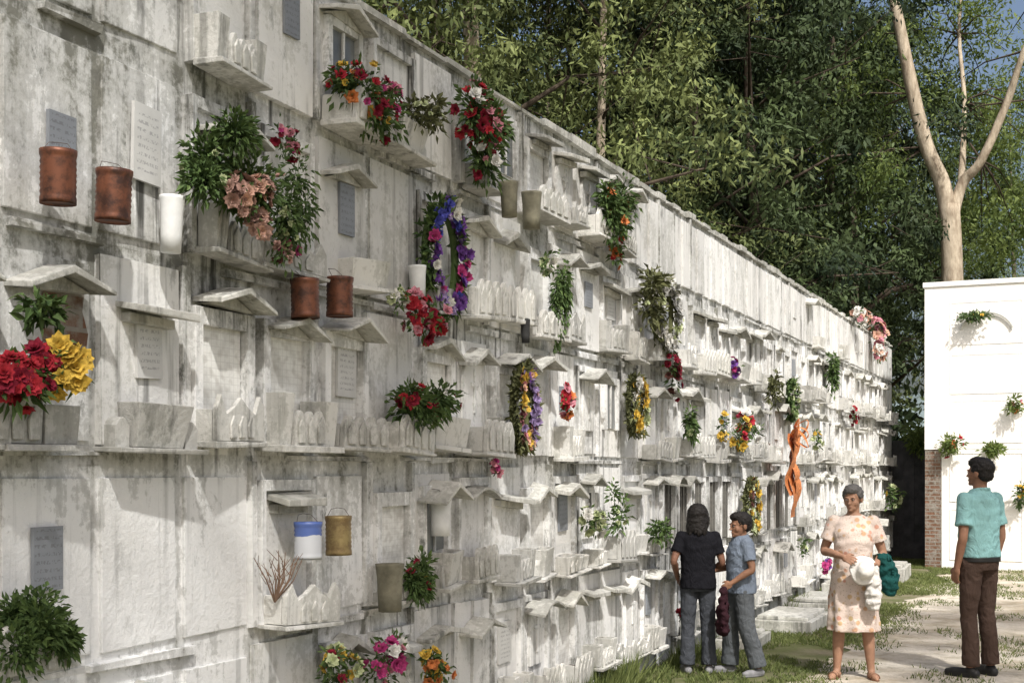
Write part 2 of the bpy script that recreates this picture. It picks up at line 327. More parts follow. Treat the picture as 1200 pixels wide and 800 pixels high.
def shirt(root,J,s,w,mat,hem=.86,sleeve=.62,slack=.02,name='shirt'):
    b=MB(); k=slack
    torso(b,[(hem,.16*w+k,.117*w+k,0,.01),(.95,.158*w+k,.115*w+k,0,.008),(1.06,.15*w+k,.112*w+k,0,0),(1.18,.155*w+k,.115*w+k,0,0),(1.28,.168*w+k,.118*w+k*.8,0,0),(1.375,.158*w+k*.8,.1*w+k*.6,0,.01),(1.425,.1*w+k,.072+k*.6,0,.012),(1.45,.07,.066,0,.012)])
    for sd in('L','R'):
        sh,el,wr=map(Vector,J['arm'+sd]); e=sh.lerp(el,sleeve); b.tube(*cr([sh+Vector((0,0,.002)),sh.lerp(el,sleeve*.5),e],[.064*w,.063*w,.07*w]),0,14); b.ell(sh,(.066*w,)*3)
    b.tube([(.068*math.cos(a),.012+.066*math.sin(a),1.452+.01*math.sin(a)) for a in [2*math.pi*i/16 for i in range(17)]],[.014]*17,0,8)
    ob(name,remesh(name,b,.009,3,mat,s,.007,9),root)
def trousers(root,J,s,w,mat,top=1.0,end=.06,name='trousers',r=(.1,.085,.07,.072)):
    b=MB(); torso(b,[(.83,.15*w,.105*w+.01,0,.01),(.93,.165*w,.118*w+.008,0,.01),(top,.145*w+.008,.108*w+.008,0,.004)])
    for sd in('L','R'):
        hp,kn,an=map(Vector,J['leg'+sd]); en=kn.lerp(an,1-end); limb(b,[hp+Vector((0,0,.01)),hp.lerp(kn,.5),kn,kn.lerp(an,.5)+Vector((0,.008,0)),en],[r[0]*w,r[1]*w,r[2]*w,r[2]*w,r[3]],False)
        b.ell(hp,(r[0]*w,)*3)
    ob(name,remesh(name,b,.009,3,mat,s,.006,11),root)
def shoes(root,J,s,mat,name='shoe'):
    for sd in('L','R'):
        an=Vector(J['leg'+sd][2]); td=Vector(J.get('toe'+sd,(0,-1,0))).normalized(); b=MB(); g=an.z-.08; h=Vector((an.x,an.y,g+.036))-td*.035
        limb(b,[h,h+td*.09,h+td*.17,h+td*.225],[.039,.042,.04,.026]); b.ell(an+Vector((0,0,-.02)),(.042,.046,.04)); a=math.atan2(td.x,-td.y)
        M=Matrix.Rotation(a,3,'Z'); c=Vector((an.x,an.y,g+.01))+td*.075; b.ell(c,(.043,.15,.012),0,M)
        ob(name,remesh(name,b,.007,2,mat,s),root)
J0=dict(legL=((.088,0,.88),(.1,-.01,.48),(.11,.02,.08)),legR=((-.088,0,.88),(-.1,-.01,.48),(-.11,.02,.08)),armL=((.178,.01,1.375),(.235,.03,1.1),(.235,-.04,.86)),armR=((-.178,.01,1.375),(-.235,.03,1.1),(-.235,-.04,.86)))
Jm=dict(J0); Jm.update(head=(rad(12),rad(-3)),toeL=(.25,-1,0),toeR=(-.25,-1,0),legL=((.085,0,.88),(.095,-.015,.48),(.115,.02,.08)),cuL=.45,cuR=.45,armL=((.172,.01,1.375),(.222,.04,1.1),(.21,-.03,.86)),armR=((-.172,.01,1.375),(-.222,.03,1.1),(-.22,-.04,.86)))
def cl(root,J,s,w):
    trousers(root,J,s,w,cloth('brown_trouser_cloth',(.075,.05,.04)),1.0,.03,r=(.099,.084,.068,.07)); shirt(root,J,s,w,cloth('turquoise_polo_cloth',(.22,.4,.4)),.93,.72,.022); shoes(root,J,s,mShoeB)
    b=MB(); torso(b,[(.9,.165*w+.012,.12*w+.014,0,.01),(.935,.165*w+.012,.12*w+.014,0,.01)]); me=b.mesh('belt',[mShoeB],True); me.transform(Matrix.Scale(s,4)); ob('belt',me,root)
person('middle-aged man in turquoise polo and brown trousers on the path',G(1147,10.03),rad(-126),1.71,Jm,.98,.96,(.26,.135,.085),(.015,.013,.012),cl)
Jw=dict(legL=((.09,0,.86),(.12,-.01,.47),(.15,.02,.08)),legR=((-.09,0,.86),(-.12,-.02,.47),(-.14,.0,.08)),armL=((.165,.01,1.37),(.25,.03,1.10),(.19,-.2,1.02)),armR=((-.165,.01,1.37),(-.25,.02,1.12),(-.08,-.22,1.08)),
  head=(rad(-18),rad(8)),toeL=(.3,-1,0),toeR=(-.3,-1,0),pnR=(0,.9,-.3),pnL=(-.3,.2,.9),hdL=(-.6,-.7,-.1),thR=(0,0,1),thL=(-1,0,.2),cuL=.7,cuR=.4)
def floral():
    m=N('floral_dress_cloth',.95,.05); p=m.objc(); v=m.vor(p,22,'Distance'); cc=m.vor(p,22,'Color'); r,g,bl=m.sep(cc)
    f1=m.ma('MULTIPLY',m.mr(v,.5,.34),m.ma('GREATER_THAN',r,.4)); c=m.mix(m.ma('MULTIPLY',f1,.85),(.6,.5,.44),m.mix(g,(.5,.22,.16),(.5,.37,.17)))
    v2=m.vor(p,50,'Distance'); c=m.mix(m.mr(v2,.3,.15,0,.6),c,(.32,.26,.19)); m.col(c); m.bump(m.noise(p,9,4,.5,1.5),.5,.025); return m.m
def cw(root,J,s,w):
    b=MB(); k=.02
    torso(b,[(.42,.225,.165,0,0),(.46,.22,.163,0,0),(.7,.205*w,.155*w,0,0),(.9,.188*w,.14*w,0,.005),(1.0,.172*w,.135*w,0,0),(1.1,.16*w,.135*w,0,-.01),(1.2,.165*w,.142*w,0,-.018),(1.29,.168*w,.133*w,0,-.01),(1.375,.158*w,.1*w,0,.01),(1.42,.1*w+.01,.08,0,.012),(1.435,.085,.072,0,.01)])
    for sd in('L','R'):
        sh,el,wr=map(Vector,J['arm'+sd]); b.tube(*cr([sh,sh.lerp(el,.3),sh.lerp(el,.62)],[.064*w,.066*w,.076*w]),0,14); b.ell(sh,(.066*w,)*3)
    me=remesh('dress',b,.009,3,floral(),1.0,.008,9)
    for v in me.vertices:
        t=max(0,min(1,(1.0-v.co.z)/.5)); a=math.atan2(v.co.y,v.co.x); f=1+.06*t*math.sin(a*8+3*mn.noise(v.co*3)); v.co.x*=f; v.co.y*=f
    me.transform(Matrix.Scale(s,4)); ob('dress',me,root)
    for sd in('L','R'):
        an=Vector(J['leg'+sd][2]); td=Vector(J['toe'+sd]).normalized(); b=MB(); g=an.z-.08; a=math.atan2(td.x,-td.y); M=Matrix.Rotation(a,3,'Z'); c=Vector((an.x,an.y,g+.004))+td*.07
        b.ell(c,(.044,.13,.012),0,M); sdv=Vector((-td.y,td.x,0))
        for o in(.06,.11): cc=Vector((an.x,an.y,g+.03))+td*o; b.tube([cc+sdv*.042*math.cos(q)+Vector((0,0,.04*math.sin(q)-.012)) for q in [math.pi*i/8 for i in range(9)]],[.009]*9,0,6)
        me=b.mesh('sandal',[mSandal],True); me.transform(Matrix.Scale(s,4)); ob('sandal',me,root)
wl=G(1000,9.95); wy=rad(8)
person('older woman in cream floral dress with forearm across her waist',wl,wy,1.50,Jw,1.0,1.02,(.33,.185,.12),(.1,.095,.09),cw,'bun')
WM=Matrix.Translation(wl)@Matrix.Rotation(wy,4,'Z')
mStraw=simple('white_straw',(.66,.64,.6),.9,.12,40,.5)
b=MB(); b.lathe([(0,.075),(.04,.073),(.065,.055),(.072,.02),(.076,.0),(.105,-.01),(.118,-.016),(.11,-.02),(.075,-.008),(.066,.0),(.06,.045),(0,.062)],n=28)
me=b.mesh('sun_hat',[mStraw],True)
for v in me.vertices: v.co+=Vector((mn.noise(v.co*14),mn.noise(v.co*14+Vector((5,0,0))),mn.noise(v.co*12+Vector((0,7,0)))))*.018
o=ob('sun_hat',me); o.matrix_world=WM@Matrix.Translation((.09,-.24,.86))@Matrix.Rotation(rad(80),4,'X')@Matrix.Rotation(rad(20),4,'Y'); o['label']='small white sun hat held against the woman\'s hip'; o['category']='hat'
b=MB(); torso(b,[(.56,.045,.035,.155,-.18),(.60,.065,.045,.15,-.18),(.72,.06,.045,.15,-.18),(.8,.045,.04,.15,-.18),(.88,.03,.03,.16,-.18)])
o=ob('white_cloth',remesh('white_cloth',b,.009,2,cloth('white_cotton',(.6,.58,.55)),1,.02,14)); o.matrix_world=WM; o['label']='folded white cloth hanging below the woman\'s hand'; o['category']='cloth'
b=MB(); torso(b,[(.66,.04,.05,.27,-.05),(.71,.07,.065,.265,-.06),(.8,.085,.065,.255,-.07),(.88,.07,.06,.24,-.09),(.955,.045,.055,.225,-.1),(.98,.03,.04,.22,-.1)])
o=ob('cloth_bag',remesh('cloth_bag',b,.009,2,cloth('dark_green_cloth',(.015,.07,.065)),1,.026,13)); o.matrix_world=WM; o['label']='dark green cloth bag hanging from the woman\'s forearm'; o['category']='bag'
Jb=dict(J0); Jb.update(head=(rad(-20),rad(6)),armL=((.168,.01,1.375),(.25,.08,1.14),(.2,-.1,.97)),armR=((-.168,.01,1.375),(-.24,.02,1.12),(-.17,-.18,1.02)),toeL=(.2,-1,0),toeR=(-.2,-1,0),cuL=.5,cuR=.6)
def cb1(root,J,s,w):
    trousers(root,J,s,w,cloth('dark_grey_jeans',(.055,.06,.07)),1.0,.03,r=(.102,.088,.076,.08)); shirt(root,J,s,w,cloth('black_tee_cloth',(.012,.012,.015)),.86,.66,.03,'t_shirt'); shoes(root,J,s,mShoeG)
person('boy in black t-shirt and dark jeans with his back turned',G(818,10.2),rad(-158),1.34,Jb,1.12,.95,(.2,.1,.065),(.012,.01,.009),cb1,'bob')
Jc=dict(J0); Jc.update(head=(rad(10),rad(4)),legL=((.085,0,.875),(.12,.03,.49),(.16,.14,.08)),legR=((-.085,0,.875),(-.1,-.08,.49),(-.12,-.08,.08)),armL=((.168,.01,1.375),(.25,.04,1.12),(.2,-.16,.98)),armR=((-.168,.01,1.375),(-.22,-.04,1.12),(-.14,-.26,1.08)),toeL=(.4,-1,0),toeR=(-.1,-1,0),cuL=.9,cuR=.6,pnL=(-.8,0,-.3))
def cb2(root,J,s,w):
    trousers(root,J,s,w,cloth('grey_jeans',(.1,.11,.12)),1.0,.03,r=(.108,.1,.09,.094)); shirt(root,J,s,w,cloth('blue_grey_polo_cloth',(.17,.205,.26)),.86,.68,.032); shoes(root,J,s,mShoeG)
g2=G(868,10.15); y2=rad(-58)
person('boy in blue-grey polo and loose jeans carrying a dark jacket',g2,y2,1.28,Jc,1.14,1.0,(.25,.13,.08),(.012,.01,.009),cb2,'short')
WM=Matrix.Translation(g2)@Matrix.Rotation(y2,4,'Z'); s2=1.28/1.7; hx,hy_=(.19*s2,-.25*s2)
b=MB(); torso(b,[(.32,.05,.03,hx,hy_),(.36,.085,.04,hx,hy_),(.48,.08,.045,hx,hy_),(.58,.06,.04,hx,hy_),(.66,.035,.03,hx,hy_),(.70,.02,.022,hx,hy_)])
o=ob('jacket',remesh('jacket',b,.009,2,cloth('dark_maroon_cloth',(.03,.013,.017)),1,.022,14)); o.matrix_world=WM; o['label']='dark maroon jacket bundled and hanging from the boy\'s hand'; o['category']='jacket'

# ---------- niche, roof and planter variants (full width .6, scaled to the column) ----------
def roofs():
    out=[]
    for i in range(12):
        b=MB(); w=R.uniform(.25,.33); pr=R.uniform(.09,.15); t=R.uniform(.018,.028); k=i; dz=-R.uniform(.005,.03)
        if k<8:
            h=R.uniform(.04,.1)
            b.prof([(-w,R.uniform(-.01,.01)),(0,h),(w,R.uniform(-.012,.012)),(w,-t),(0,h-t*1.3),(-w,-t)],0,pr,0,dz)
            b.prof([(-w*.8,-t-.002),(0,h-t*1.3-.004),(w*.8,-t-.002)],0,pr*.35,0,0)
        elif k<11:
            b.prof([(-w,0),(w,.01),(w,-t),(-w,-t)],0,pr,0,-.03); b.prof([(-w*.8,-t-.02),(w*.8,-t-.02),(w*.8,-t-.06),(-w*.8,-t-.06)],0,.05,0,0)
        else:
            n=9; top=[(-w+2*w*j/n,.07*math.sin(math.pi*j/n)) for j in range(n+1)]; bot=[(y,z-t) for y,z in reversed(top)]
            b.prof(top+bot,0,pr,0,dz)
        out.append(b.mesh('roof',[mConc],bevel=.004))
    return out
def scallop(w0,w1,h,n):
    pts=[(w0,0)]
    for i in range(n):
        a=w0+(w1-w0)*i/n; c=(w1-w0)/n
        for j in range(7): pts.append((a+c*(.03+.94*j/6.),h+c*.35*math.sin(math.pi*j/6.)))
    pts.append((w1,0)); return [(y,z) for y,z in pts][::-1]
def relief(b,w0,w1,h,n,x):
    for i in range(n):
        a=w0+(w1-w0)*(i+.5)/n; c=(w1-w0)/n
        b.prof([(a-c*.3,.03),(a-c*.36,h*.8),(a,h+c*.15),(a+c*.36,h*.8),(a+c*.3,.03)][::-1],x,x+.009,0)
def planters():
    out=[]
    for i,k in enumerate([0,2,7,2,1,0,7,2,4,0,2,7,8,8]):
        b=MB(); d=R.uniform(.1,.14); h=R.uniform(.13,.17)
        b.box((0,-.29,-.0),(d+.022,.29,.018),0,.004)
        if k==0:
            for s in(-1,1): b.pot(.0,d*.88,s*.215-.05,s*.215+.05,.02,h*R.uniform(1.05,1.2),.012)
            b.prof(scallop(-.145,.145,h*.65,3),d*.82,d*.82+.02,0); relief(b,-.14,.14,h*.65,3,d*.82+.021); b.box((0,-.14,.02),(d*.82-.002,.14,h*.45),1)
        elif k==1: b.pot(0,d,-.25,.25,.02,h,.02)
        elif k==2:
            b.box((0,-.27,.02),(d*.93,-.245,h*.9),0,.002); b.box((0,.245,.02),(d*.93,.27,h*.9),0,.002)
            b.prof(scallop(-.27,.27,h*.85,4),d*.95,d*.95+.022,0); relief(b,-.26,.26,h*.85,4,d*.95+.023); b.box((0,-.24,.02),(d*.93,.24,h*.6),1)
        elif k==4:
            b.pot(0,d*.9,-.15,.15,.02,h*1.15,.03); b.prof(scallop(-.27,-.18,h*.6,1),.02,d*.8,0); b.prof(scallop(.18,.27,h*.6,1),.02,d*.8,0)
        elif k==8:
            b.pot(0,d,-.27,-.02,.02,h*1.05,.008); b.pot(0,d*.92,.02,.26,.02,h*.85,.01); relief(b,-.26,-.03,h*.7,2,d+.005)
        else:
            b.prof([(-.27,.02),(-.27,h*.9),(-.22,h*1.25),(-.16,h*.8),(-.08,h*.95),(0,h*1.2),(.08,h*.95),(.16,h*.8),(.22,h*1.25),(.27,h*.9),(.27,.02)][::-1],d*.9,d*.9+.022,0)
            relief(b,-.15,.15,h*.65,3,d*.9+.023); b.box((0,-.27,.02),(d*.88,-.245,h*.9),0,.002); b.box((0,.245,.02),(d*.88,.27,h*.9),0,.002); b.box((0,-.24,.02),(d*.88,.24,h*.6),1)
        out.append(b.mesh('planter',[mPlan,mSoil],bevel=.0035))
    return out
def niches():
    o={}
    def fr(b,w,z0,z1,t=.035,x=.035,m=0):
        for s in(-1,1): b.box((-.01,s*w-t/2,z0),(x,s*w+t/2,z1),m,.002)
        b.box((-.01,-w+t/2+.001,z1-t),(x-.003,w-t/2-.001,z1),m,.002)
    def fin(k,b,ms): o[k]=b.mesh('niche',ms,bevel=.003)
    b=MB(); b.box((-.01,-.25,.03),(.012,.25,.6),1,.002); fr(b,.28,.02,.64,.05,.04); fin('frame',b,[mWall,mSlab])
    b=MB(); b.box((-.01,-.31,.02),(.022,.31,.7),1,.004); fin('plain',b,[mWall,mSlab])
    b=MB(); b.box((-.01,-.21,.05),(.012,.21,.52),2,.001); fr(b,.25,.03,.57,.07,.05); fin('tile',b,[mWall,mSlab,mTile])
    b=MB(); pts=[(-.2,.04),(.2,.04)]+[(.2*math.cos(a),.42+.15*math.sin(a)) for a in [math.pi*(j+.5)/11 for j in range(11)]]
    b.box((-.01,-.3,.02),(.012,.3,.66),1,.003); b.prof(pts,.012,.034,1); b.box((.034,-.016,.25),(.046,.016,.5),0); b.box((.034,-.07,.4),(.045,.07,.425),0); fin('arch',b,[mWall,mSlab])
    b=MB()
    for s in(-1,1): b.box((-.01,s*.165-.15,.02),(.02+.006*s,s*.165+.15,.69),1,.004)
    fin('twin',b,[mWall,mSlab])
    b=MB(); fr(b,.26,.02,.62,.05,.05); b.box((-.01,-.23,.02),(.008,.23,.57),2); b.box((.008,-.012,.03),(.035,.012,.565),3)
    for j in range(4): b.box((.009,-.22,.1+.12*j),(.02,.22,.112+.12*j),3)
    for j in(-2,-1,1,2): b.box((.021,j*.075-.006,.03),(.03,j*.075+.006,.56),3)
    o['grate']=b.mesh('niche',[mWall,mSlab,mGrate,mBar])
    b=MB(); fr(b,.2,.22,.6,.05,.045); b.box((-.01,-.3,.02),(.01,.3,.66),1,.003); b.box((.011,-.17,.23),(.02,.17,.55),2); b.box((.02,-.01,.23),(.032,.01,.55),1); fin('glass',b,[mWall,mSlab,mGlass])
    b=MB(); b.box((-.01,-.27,.04),(.01,.27,.62),0,.003); b.box((.01,-.14,.2),(.03,.14,.56),1,.002); b.box((.03,-.016,.28),(.042,.016,.52),0); b.box((.03,-.07,.43),(.041,.07,.452),0); fr(b,.29,.02,.65,.04,.03); fin('cross',b,[mWall,mSlab])
    b=MB(); b.box((-.01,-.29,.03),(.006,.29,.68),0,.004); fin('bare',b,[mWall])
    b=MB(); b.box((-.01,-.3,.03),(.004,.3,.68),0,.004)
    b.add([(.006,y,z) for y,z in ((.0,.3),(.14,.26),(.26,.3),(.29,.42),(.25,.5),(.27,.6),(.13,.63),(.02,.6),(-.05,.5),(-.02,.4))],[tuple(range(10))],1); o['brick']=b.mesh('niche',[mWall,mBrick])
    return o
ROOF=roofs(); PLAN=planters(); NI=niches()
bb=MB(); bb.box((0,-.11,-.16),(.014,.11,.16),0,.001); PLQ=bb.mesh('plaque',[mIns])
bb=MB(); bb.box((0,-.09,-.13),(.014,.09,.13),0,.001); PLQG=bb.mesh('plaque',[mInsG])
B0=dict(s='bare',r=0,p=[])
OV={(c,r):dict(B0) for c in(0,1,2,3) for r in(4,3,1,0)}
OV.update({(4,1):dict(s='bare',r=0,p=[]),(4,0):dict(B0),(5,0):dict(s='plain',r=0,p=[]),(2,3):dict(s='bare',r=0,p=[],q='g',qz=.3),(3,3):dict(s='bare',r=0,p=[],q='w'),
 (2,2):dict(s='brick',r=1,p=[(-.2,.8)]),(3,2):dict(s='plain',r=1,p=[(.0,1.1)],q='w'),(1,2):dict(s='frame',r=1,p=[(0,1)]),(2,1):dict(s='bare',r=0,p=[(-.3,.9)],q='g'),(3,0):dict(s='bare',r=1,p=[]),
 (4,4):dict(s='frame',r=0,p=[(0,1.1)]),(5,4):dict(s='plain',r=0,p=[],q='g',qz=.5),(6,4):dict(s='glass',r=1,p=[(0,1)]),(7,4):dict(s='frame',r=0,p=[]),(8,4):dict(s='plain',r=0,p=[]),
 (4,3):dict(s='frame',r=1,p=[(.05,1.1)]),(5,3):dict(s='frame',r=0,p=[(-.05,1.1)]),(6,3):dict(s='plain',r=1,p=[(.15,.8)],q='g'),(7,3):dict(s='plain',r=0,p=[]),
 (4,2):dict(s='tile',r=1,p=[(0,1.05)]),(5,2):dict(s='tile',r=1,p=[(0,.95)]),(6,2):dict(s='tile',r=1,p=[(0,.9)],q='w'),(7,2):dict(s='plain',r=0,p=[(0,1.05)]),
 (5,1):dict(s='frame',r=1,p=[(0,1.05)]),(6,1):dict(s='bare',r=0,p=[]),(7,1):dict(s='tile',r=0,p=[]),(6,0):dict(s='frame',r=1,p=[]),(7,0):dict(s='frame',r=1,p=[]),(8,0):dict(s='plain',r=1,p=[])})
GR={(int((W(px,600).y-Y0)//COLW),1) for px in(782,795,806,818,830,842,896,905,914,923,932)}
NEED=set()
for px,py in((50,480),(36,785),(262,275),(432,165),(566,205),(492,400),(488,515),(693,650),(722,640),(490,705),(868,525),(846,525),(772,640),(715,290),(808,535),(860,445),(1000,500),(955,530),(500,165),(640,370),(470,400)):
    w=W(px,py,.1); NEED.add((int((w.y-Y0)//COLW),int((w.z-.10)//ROW)))
styles=['frame','frame','plain','tile','arch','twin','glass','cross','frame','plain','cross','tile','arch']
YS=COLW/.66
def wall_block(k,c0,nc,lab):
    y0=Y0+c0*COLW; far=k>0; first=k==0
    L=nc*COLW; ys=-1.9 if first else 0
    root=ob('niche_wall',None,loc=(0,y0,0),label=lab,category='cemetery wall',group='tiered burial niche walls')
    b=MB(); y_a=ys; step=.05; ny=int(round((L-y_a)/step)); nz=77; V=[]
    for i in range(ny+1):
        for j in range(nz+1):
            y=y_a+(L-y_a)*i/ny; z=WTOP*j/nz
            q=Vector((0,(y+y0)*2.2,z*2.2)); n=mn.noise(q)*.008+mn.noise(q*5)*.0035
            V.append((n-.006,y,z))
    b.add(V,[(i*(nz+1)+j,(i+1)*(nz+1)+j,(i+1)*(nz+1)+j+1,i*(nz+1)+j+1) for i in range(ny) for j in range(nz)],0)
    b.box((-2.3,y_a,0),(-.03,L,WTOP-.01),0)
    for c in range(nc+1):
        for r in range(-1,5):
            z0=ROWZ[r]+.03 if r>=0 else 0; z1=min(WTOP-.02,(ROWZ[r+1] if r<4 else WTOP)-.025)
            if R.random()<.5 and not(first and c<4):
                w=R.uniform(.012,.03); yc=min(max(c*COLW+R.uniform(-.012,.012),w),L-w); b.box((-.015,yc-w,z0),(R.uniform(.012,.035),yc+w,z1),0,.004)
    for r in range(5):
        y=0
        while y<L-.05:
            l=min(R.uniform(.25,.8),L-y)
            if R.random()<.45: b.box((-.015,y+.004,ROWZ[r]-.018+R.uniform(-.012,.006)),(R.uniform(.01,.03),y+l-.004,ROWZ[r]+.006),0,.006)
            y+=l
    ob('wall_body',b.mesh('wall_body',[mWall]),root)
    b=MB(); y=y_a
    while y<L-.02:
        l=min(R.uniform(.2,.25) if far else R.uniform(.42,.5),L-y); h=R.uniform(.0,.05); b.box((-2.34,y+.004,WTOP-.012),(R.uniform(.01,.04),y+l-.004,WTOP+h),0,.004); y+=l
    ob('coping',b.mesh('coping',[mConc]),root)
    for c in range(nc):
        for r in range(5):
            o=dict(OV.get((c,r),{})) if first else {}; need=(c0+c,r) in NEED
            st=o.get('s') or R.choice(styles)
            if far and r==4: st='twin' if R.random()<.8 else 'plain'
            if (c0+c,r) in GR: st='grate'
            ni=ob('niche',NI[st],root,(0,(c+.5)*COLW+R.uniform(-.01,.01),ROWZ[r]+ (.012)),(R.uniform(-.012,.012),0,0),(1,YS*R.uniform(.93,1.02),1 if r<4 else .86))
            if st in('bare','brick'): ni.scale=(1,YS,.96 if r<4 else .85)
            hasr=o.get('r', (R.random()<(.62 if r<4 else (.45 if first else .1))))
            if hasr:
                ob('roof',R.choice(ROOF),ni,(0.012,R.uniform(-.03,.03),.575+R.uniform(-.05,.03) if r<4 else .62),(R.uniform(-.06,.06),0,R.uniform(-.05,.05)),(R.uniform(.8,1.2),R.uniform(.8,1.05),R.uniform(.85,1.1)))
            pl=o.get('p')
            if pl is None: pl=[(R.uniform(-.06,.06),R.uniform(.75,1.1))] if R.random()<(.8 if (r<4 or first) else .15) and (c0+c,r) not in GR else []
            if need and not pl: pl=[(0,1.05)]
            for dy,sy in pl: ob('planter',R.choice(PLAN),ni,(.008,dy,R.choice((0,0,.03,.05,-.01)) if not o else R.uniform(-.012,.02)),(R.uniform(-.05,.05),R.uniform(-.02,.05),R.uniform(-.1,.1)),(R.uniform(.85,1.3),sy,R.uniform(.9,1.3)))
            q=o.get('q')
            if q is None and not o and st in('plain','frame','bare') and R.random()<.65: q=R.choice('wwg')
            if q: ob('plaque',PLQ if q=='w' else PLQG,ni,(.024 if st=='plain' else .015,R.uniform(-.06,.06),o.get('qz',.4)),(R.uniform(-.03,.03),0,0),(1,R.uniform(.8,1.2),R.uniform(.6,1.0)))
    return root
wall_block(0,0,16,'whitewashed tiered burial niche wall, mouldy, with roofs and planters')
wall_block(1,16,16,'white burial niche wall with plain upright slabs along its top')
wall_block(2,32,15,'white burial niche wall ending beside the dark yard wall')

# ---------- flowers ----------
def leaf(b,p,d,l,w,m,t,bend=.3):
    d=d.normalized(); sd=d.cross(Vector((R.uniform(-1,1),R.uniform(-1,1),R.uniform(-.3,1))))
    if sd.length<.05: sd=Vector((1,0,0))
    sd.normalize(); up=sd.cross(d)
    a=p+d*l*.45+up*l*.08; e=p+d*l-up*l*bend*.5+Vector((0,0,-l*bend*.4))
    b.add([p,a+sd*w*.5,e,a-sd*w*.5],[(0,1,2,3)],m,t)
def rosette(b,c,nrm,r,m,rings=3):
    nrm=nrm.normalized(); u=nrm.cross(Vector((.2,.3,.9))).normalized(); v=nrm.cross(u)
    for k in range(rings):
        n=5+k*2; rr=r*(.45+.55*k/(rings-1)); ti=.9-.7*k/(rings-1)
        for i in range(n):
            a=2*math.pi*(i+.5*k)/n+R.uniform(-.25,.25); d=u*math.cos(a)+v*math.sin(a); s=nrm.cross(d); r1=rr*R.uniform(.8,1.15)
            tip=c+d*r1*math.cos(ti)+nrm*r1*math.sin(ti)*.9; mid=c+d*r1*.6*math.cos(ti)+nrm*(r1*.65*math.sin(ti)-.1*r)
            b.add([c-nrm*.15*r,mid+s*rr*.4,tip,mid-s*rr*.4],[(0,1,2,3)],m)
def bunch(pos,rx,ry,rz,cols,nf,rf,nl,ll,label,cat='flowers',name='flower_bouquet',leafmat=None,hang=0):
    root=ob(name,None,loc=pos-Vector((0,0,rz)),label=label,category=cat)
    o=Vector((0,0,rz)); bl=MB(); bf=MB(); names=list(dict.fromkeys(cols))
    K=5; sub=[(o+Vector((R.uniform(-.2,.45)*rx,(-.7+1.4*(i+.5)/K)*ry,R.uniform(-.6,.5)*rz)),R.uniform(.35,.65)) for i in range(K)]
    for i in range(nl):
        c_,s_=R.choice(sub); d=Vector((R.gauss(.2,1),R.gauss(-.1,1),R.gauss(.25,1))).normalized(); q=R.uniform(.1,1.1)*s_
        p=c_+Vector((d.x*rx*q,d.y*ry*q,d.z*rz*q))
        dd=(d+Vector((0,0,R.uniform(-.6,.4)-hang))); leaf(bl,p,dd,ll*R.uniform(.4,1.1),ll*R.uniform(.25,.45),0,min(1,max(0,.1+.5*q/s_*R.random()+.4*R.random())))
    for i in range(max(4,nl//60)):
        d=Vector((R.gauss(0,1),R.gauss(0,1),R.gauss(.4,.6))).normalized(); c_,s_=R.choice(sub); bl.tube([o+Vector((0,0,-rz*.6)),c_,c_+Vector((d.x*rx*.4,d.y*ry*.4,d.z*rz*.5))],[.003,.0025,.0015],0,4)
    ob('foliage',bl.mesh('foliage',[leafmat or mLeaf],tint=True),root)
    if nf:
        for i in range(nf):
            c_,s_=R.choice(sub); d=Vector((R.gauss(.5,.8),R.gauss(-.35,.9),R.gauss(.2,.8)-hang*.4)).normalized(); q=R.uniform(.8,1.15)*s_
            rosette(bf,c_+Vector((d.x*rx*q,d.y*ry*q,d.z*rz*q)),d+Vector((.2,-.3,.1)),rf*R.uniform(.55,1.25),names.index(R.choice(cols)))
        ob('blossoms',bf.mesh('blossoms',[P[c] for c in names]),root)
    return root
def bq(px,py,wpx,hpx,cols,nf,rf,nl,ll,label,xo=.16,**k):
    p=W(px,py,xo); q=kk(px); w=wpx/q/2
    return bunch(p,min(w*.8,.2),w*1.2,hpx/q/2*1.1,cols,nf,rf,nl,ll,label,**k)
def wreath(px,py,wpx,hpx,cols,label,n=46,rf=.035,xo=.07,core=mDry):
    p=W(px,py,xo); q=kk(px); rz=hpx/q/2; ry=wpx/q/2*1.6
    root=ob('flower_wreath',None,loc=p-Vector((0,0,rz)),label=label,category='wreath'); bl=MB(); bf=MB(); names=list(dict.fromkeys(cols)); o=Vector((0,0,rz))
    for i in range(620):
        a=R.uniform(0,2*math.pi); k=R.uniform(.66,.98); d=Vector((R.gauss(.3,.6),math.cos(a)+R.gauss(0,.5),math.sin(a)+R.gauss(0,.5)))
        leaf(bl,o+Vector((R.uniform(-.04,.04),ry*k*math.cos(a),rz*k*math.sin(a))),d,R.uniform(.04,.075),.024,0,R.random())
    bl.tube([o+Vector((-.02,ry*.82*math.cos(a),rz*.82*math.sin(a))) for a in [2*math.pi*i/24 for i in range(25)]],[.022]*25,0,6)
    for i in range(n):
        a=2*math.pi*i/n+R.uniform(-.1,.1); k=R.uniform(.7,.96)
        c=names.index(cols[int(i/n*len(cols))%len(cols)] if R.random()<.6 else R.choice(cols))
        rosette(bf,o+Vector((R.uniform(.02,.06),ry*k*math.cos(a),rz*k*math.sin(a))),Vector((1,-.3+R.gauss(0,.3),R.gauss(0,.3))),rf*R.uniform(.7,1.2),c)
    ob('foliage',bl.mesh('foliage',[core],tint=True),root); ob('blossoms',bf.mesh('blossoms',[P[c] for c in names]),root)

